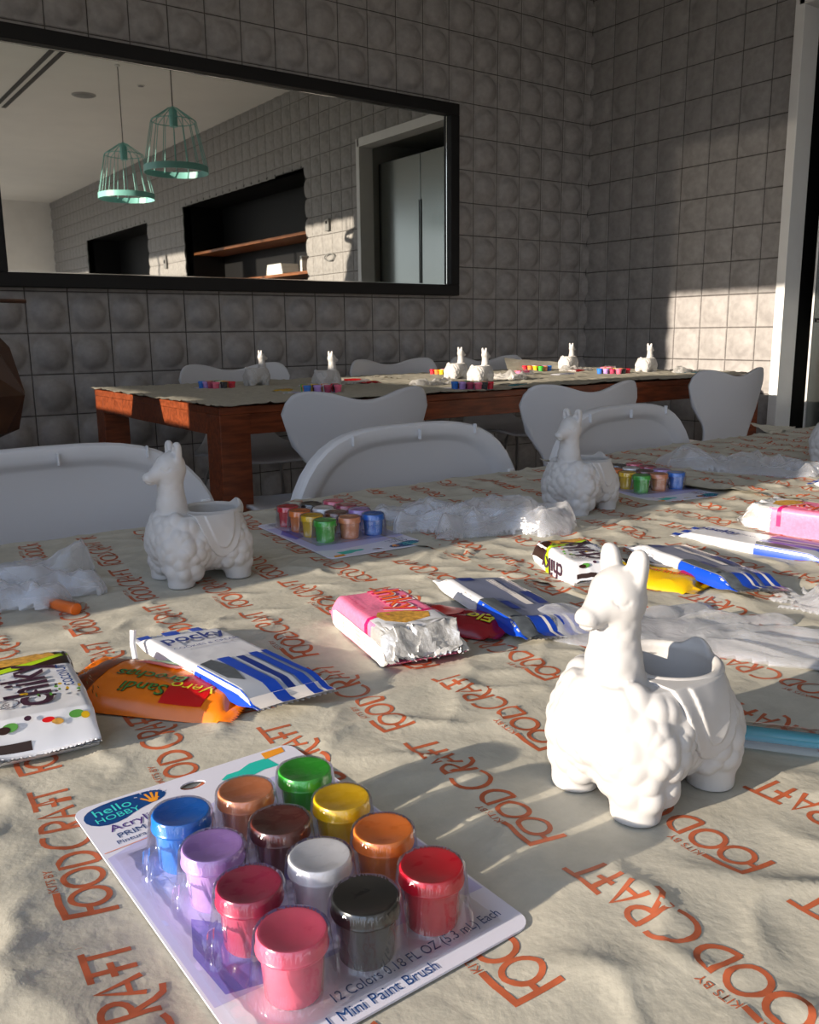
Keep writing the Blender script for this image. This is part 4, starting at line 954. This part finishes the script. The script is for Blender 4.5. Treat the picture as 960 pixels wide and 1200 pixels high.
def shell_mesh():
    pr=np.array([(.225,.425),(.215,.440),(.17,.452),(.05,.447),(-.06,.441),(-.13,.448),(-.175,.475),(-.198,.52),(-.212,.58),(-.226,.66),(-.238,.74),(-.244,.805)])
    wd=np.array([.150,.180,.205,.215,.215,.190,.150,.122,.135,.188,.226,.236])
    s0=np.concatenate([[0],np.cumsum(np.linalg.norm(np.diff(pr,axis=0),axis=1))]); L=s0[-1]; s0/=L
    ns,nv=64,33; s=np.linspace(0,1,ns); v=np.linspace(-1,1,nv); Sg,Vg=np.meshgrid(s,v,indexing='ij')
    top=.955+.045*np.sin(np.clip(np.abs(Vg)/.68,0,1)*PI/2)**2-.20*(1-np.sqrt(1-np.clip((np.abs(Vg)-.66)/.34,0,.999)**2))
    frt=.012*np.clip((np.abs(Vg)-.6)/.4,0,1)**2
    Se=np.where(Sg>.6,.6+(Sg-.6)/.4*(top-.6),Sg)
    ker=np.ones(5)/5
    fine=np.linspace(0,1,400)
    def sm(a): 
        q=np.interp(fine,s0,a); q2=np.convolve(np.pad(q,9,'edge'),np.ones(19)/19,'valid'); return np.interp(Se,fine,q2)
    Y=sm(pr[:,0]); Z=sm(pr[:,1]); Wd=sm(wd)
    X=Vg*Wd*1.14; b=np.clip((Se-.55)/.25,0,1)
    Y=Y+.055*b*Vg**2*(Wd/.22)**2; Z=Z+.014*(1-b)*Vg**2*np.clip((.5-Se)/.2,0,1)
    mb=MB(); mb.grid(np.stack([X,Y,Z],-1),CHS,flip=True); return mb.mesh('seat_shell',True)
SHELL=shell_mesh()
def leg_mesh(sx,sy):
    mb=MB(); mb.tube([(sx*.03,sy*.02,.428),(sx*.10,sy*.09+.0,.430),(sx*.145,sy*.13,.412),(sx*.165,sy*.15,.36),(sx*.215,sy*.22,.008)],.007,CHRM,10); mb.tube([(sx*.2148,sy*.2195,.012),(sx*.2155,sy*.2205,.0)],.010,BLK,10); return mb.mesh('leg',True)
LEGM=[leg_mesh(a,b) for a in (-1,1) for b in (-1,1)]
def shell_chair(x,y,rz,lab,gr):
    t=thing('shell_chair',lab,'chair',(x,y,0),rz,gr)
    o=link('seat_shell',SHELL,t); m=o.modifiers.new('s','SOLIDIFY'); m.thickness=.010; m.offset=0
    for me in LEGM: link('leg',me,t)
    mb=MB(); mb.lathe([(0,.424),(.06,.424),(.06,.436),(0,.436)],CHRM,20); mb.obj('mounting_plate',t)
    return t
g1='grey lacquered chairs on the near side of the far table'; g2='grey lacquered chairs against the back wall'
shell_chair(1.335,2.28,.0,'pale grey shell chair at the near side of the far table, leftmost of three',g1)
shell_chair(2.005,2.06,-.05,'pale grey waisted shell chair seen between the two folding chair backs on the right',g1)
shell_chair(3.08,2.30,.0,'pale grey shell chair beside the white post, near the right edge',g1)
f1=shell_chair(1.66,3.38,PI,'pale grey shell chair behind the leftmost small llama, against the tiled wall',g2)
f2=shell_chair(2.50,3.38,PI,'pale grey shell chair in the middle behind the far table, left of the third llama',g2)
f3=shell_chair(3.10,3.38,PI,'pale grey shell chair behind the third and fourth small llamas',g2)
for f_ in (f1,f2,f3): f_.scale=(1.08,1,1.035)
# ------------------------------------------------------------------ small things on the far table
def clone(src,x,y,rz,lab,sc=1.,z=TZ+.003,group=None):
    def rec(o,par):
        c=o.copy(); C.objects.link(c); c.parent=par
        for ch in o.children: rec(ch,c)
        return c
    c=rec(src,None); c.location=(x,y,z); c.rotation_euler=(0,0,rz); c.scale=(sc,)*3; c['label']=lab
    if 'group' in c: del c['group']
    if group: c['group']=group
    return c
ob=bpy.data.objects
gl=[o for o in ob if o.name.startswith('plastic_glove')]; bag=[o for o in ob if o.name.startswith('sweet_bag')]; bis=[o for o in ob if o.name.startswith('biscuit_pack')]; stk=[o for o in ob if o.name.startswith('stick_snack_pack')]
bpy.context.view_layer.update()
GF=glove_film('glove_film_white',.45,.95,(.85,.84,.82),.3)
glove(1.87,3.02,.1,.26,.030,51,'long white crumpled glove on the far table between the two leftmost llamas',.8,.0045,m=GF,sy=.6)
glove(2.08,2.72,.3,.20,.035,52,'white crumpled glove on the far table beside the red wrappers',1.,.0045,m=GF)
glove(2.56,2.80,1.1,.20,.045,53,'white crumpled glove right of the fourth small llama',1.,.0045,m=GF)
glove(3.30,3.12,.2,.20,.030,54,'white crumpled glove on the far table between the two rightmost llamas',1.,.0045,m=GF)
glove(3.52,2.62,.2,.20,.032,55,'white crumpled glove at the right end of the far table',1.,.0045,m=GF)
clone(bag[1],1.96,2.98,.2,'dark red sweet wrapper on the far table right of the second small llama',1.1)
clone(bag[3],1.99,3.16,-.3,'bright red sweet wrapper on the far table behind the second small llama',1.1)
clone(bag[2],1.47,2.78,.4,'yellow sweet wrapper on the far table below the leftmost llama',.9)
clone(bis[1],2.83,3.02,.1,'pink biscuit pack on the far table right of the white glove',1.)
clone(bis[3],3.33,2.95,.5,'pink biscuit pack on the far table between lilac pots and the rightmost llama',1.)
clone(bag[3],3.22,3.05,.2,'red sweet wrapper on the far table behind the lilac pots',1.2)
clone(stk[0],2.95,2.88,.2,'white stick pack on the far table behind the shell chair on the right',1.)
clone(stk[0],1.70,2.98,.5,'white stick pack on the far table between the two leftmost llamas',1.)
brush((2.20,2.42,Z0+.004),(2.34,2.47,Z0+.004),'teal brush in a sleeve at the front edge of the far table',TB)
brush((3.40,2.60,Z0+.004),(3.52,2.56,Z0+.004),'teal brush in a sleeve at the right end of the far table',TB)
# ------------------------------------------------------------------ printed paper sheets
CELL=.25
LDV,LDF=dice(LOGO_V,LOGO_F,CELL)
def sheet(name,lab,x0,x1,y0,y1,seed,rot,lat0,a,b,z=0.,res=.0042,amp=1.,logos=True,edge=.0,sc=.0185,curl=(0,0),off=.0003):
    H0=make_H(seed,amp)
    def H(X,Y):
        h=H0(X,Y)+z
        h=h+curl[0]*np.exp(-np.clip(X-x0,0,9)/.012)+curl[1]*np.exp(-np.clip(x1-X,0,9)/.012)
        return h
    mb=MB(); nx=int((x1-x0)/res)+2; ny=int((y1-y0)/res)+2
    u,v=np.meshgrid(np.linspace(0,1,nx),np.linspace(0,1,ny),indexing='ij')
    e0=.006*noise(v*9,v*0+seed,1); e1=.006*noise(v*9,v*0+seed+3,2); f0=.006*noise(u*9,u*0+seed+5,1)+0; f1=.010*noise(u*7,u*0+seed+8,2)
    X=x0+(x1-x0)*u+e0*(1-u)+e1*u+rot*(v-.5)*(y1-y0)*0; Y=y0+(y1-y0)*v+f0*(1-v)+f1*v
    P=np.stack([X,Y,H(X,Y)],-1); mb.grid(P,PAPER)
    if logos:
        n=0
        for i in range(-60,60):
            for j in range(-40,40):
                o=np.array(lat0)+i*np.array(a)+j*np.array(b)
                if not (x0-.03<o[0]<x1+.03 and y0-.02<o[1]<y1): continue
                # skip what the paper shows nowhere near the view
                if o[1]<.02 or o[1]<.42*(o[0]-.25)-.02 or (o[0]<-.02) : continue
                q=xf(LDV-np.array([0,1.]),math.radians(90-rot),o,sc)
                ok=(q[:,0]>x0+.004)&(q[:,0]<x1-.004)&(q[:,1]<y1-.012)&(q[:,1]>y0)
                F=[f for f in LDF if all(ok[k] for k in f)]
                if not F: continue
                mb.add(np.column_stack([q,H(q[:,0],q[:,1])+off]),F,INK); n+=1
    o=mb.obj(name,smooth=True,auto=None); return tag(o,lab,'paper','printed paper sheets covering the near table' if logos else None)
A_=(.061,.058); B_=(.012,.1185)
sheet('printed_paper','brown paper sheet with orange lettering under the big llama and front paint card',-.44,.500,-.31,.900,1,6,(.219,.226),A_,B_,curl=(0,.0015),res=.003,off=.0002)
sheet('printed_paper','brown paper sheet with orange lettering under the middle llama and middle gloves',.478,.955,-.31,.925,2,9,(.52,.30),(.062,.055),(.014,.1185),z=.0012,curl=(.0005,.001),amp=1.25)
sheet('printed_paper','brown paper sheet with orange lettering at the right end of the near table',.930,2.34,-.31,.955,3,4,(1.0,.31),(.061,.058),(.008,.1185),z=.0022,curl=(.004,0),amp=1.6)
FL0=list(FLATS)
sheet('table_paper','crumpled brown paper covering the left half of the far table',1.005,2.25,2.305,3.475,4,0,None,None,None,res=.012,logos=False,amp=2.2)
sheet('table_paper','crumpled brown paper covering the right half of the far table',2.22,3.62,2.305,3.475,5,0,None,None,None,res=.012,logos=False,z=.002,amp=2.2)
mb=MB(); n=20; U,V=np.meshgrid(np.linspace(0,1,n),np.linspace(0,1,n),indexing='ij')
P=np.stack([3.05+.42*U,3.36+.03*V-.04*U,TZ+.006+.062*V*(1-.5*U)+.006*noise(U*5,V*5,2)],-1); mb.grid(P,PAPER)
tag(mb.obj('paper_flap'),'stiff fold of brown paper standing up behind the right llamas on the far table','paper')
mb=MB(); U,V=np.meshgrid(np.linspace(0,1,n),np.linspace(0,1,n),indexing='ij')
P=np.stack([1.50+.16*U,.925+.05*U+.05*V*(1-U),TZ+.007+.018*V*(1-U)+.004*noise(U*5,V*5,2)],-1); mb.grid(P,PAPER)
tag(mb.obj('paper_flap'),'torn corner of brown paper sticking up at the far edge of the near table','paper')
# ------------------------------------------------------------------ light
def lights():
    tE=.2217; az=math.radians(-2.)
    d=Vector((math.cos(az),math.sin(az),-tE)).normalized()
    s=bpy.data.lights.new('sun','SUN'); s.energy=SUN_E; s.angle=math.radians(.6); s.color=(1.,.86,.70)
    o=bpy.data.objects.new('sun',s); C.objects.link(o); o.rotation_euler=d.to_track_quat('-Z','Y').to_euler()
    w=bpy.data.worlds.new('world'); bpy.context.scene.world=w; w.use_nodes=True; nt=w.node_tree; bg=nt.nodes['Background']
    tc=nt.nodes.new('ShaderNodeTexCoord'); sp=nt.nodes.new('ShaderNodeSeparateXYZ'); nt.links.new(tc.outputs['Generated'],sp.inputs[0])
    r=nt.nodes.new('ShaderNodeValToRGB'); e=r.color_ramp.elements; e[0].position=.0; e[0].color=(.22,.20,.17,1); e[1].position=1; e[1].color=(.30,.42,.66,1)
    q=e.new(.49); q.color=(.30,.28,.25,1); q=e.new(.51); q.color=(.95,.95,.95,1); q=e.new(.65); q.color=(.62,.74,.95,1)
    mp=nt.nodes.new('ShaderNodeMath'); mp.operation='MULTIPLY_ADD'; mp.inputs[1].default_value=.5; mp.inputs[2].default_value=.5
    nt.links.new(sp.outputs[2],mp.inputs[0]); nt.links.new(mp.outputs[0],r.inputs[0]); nt.links.new(r.outputs[0],bg.inputs[0]); bg.inputs[1].default_value=SKY_E
SUN_E=7.8; SKY_E=1.65
lights()
sc=bpy.context.scene; vs=sc.view_settings; vs.view_transform='Standard'; vs.look='None'; vs.gamma=1; vs.use_curve_mapping=False; vs.exposure=0.24
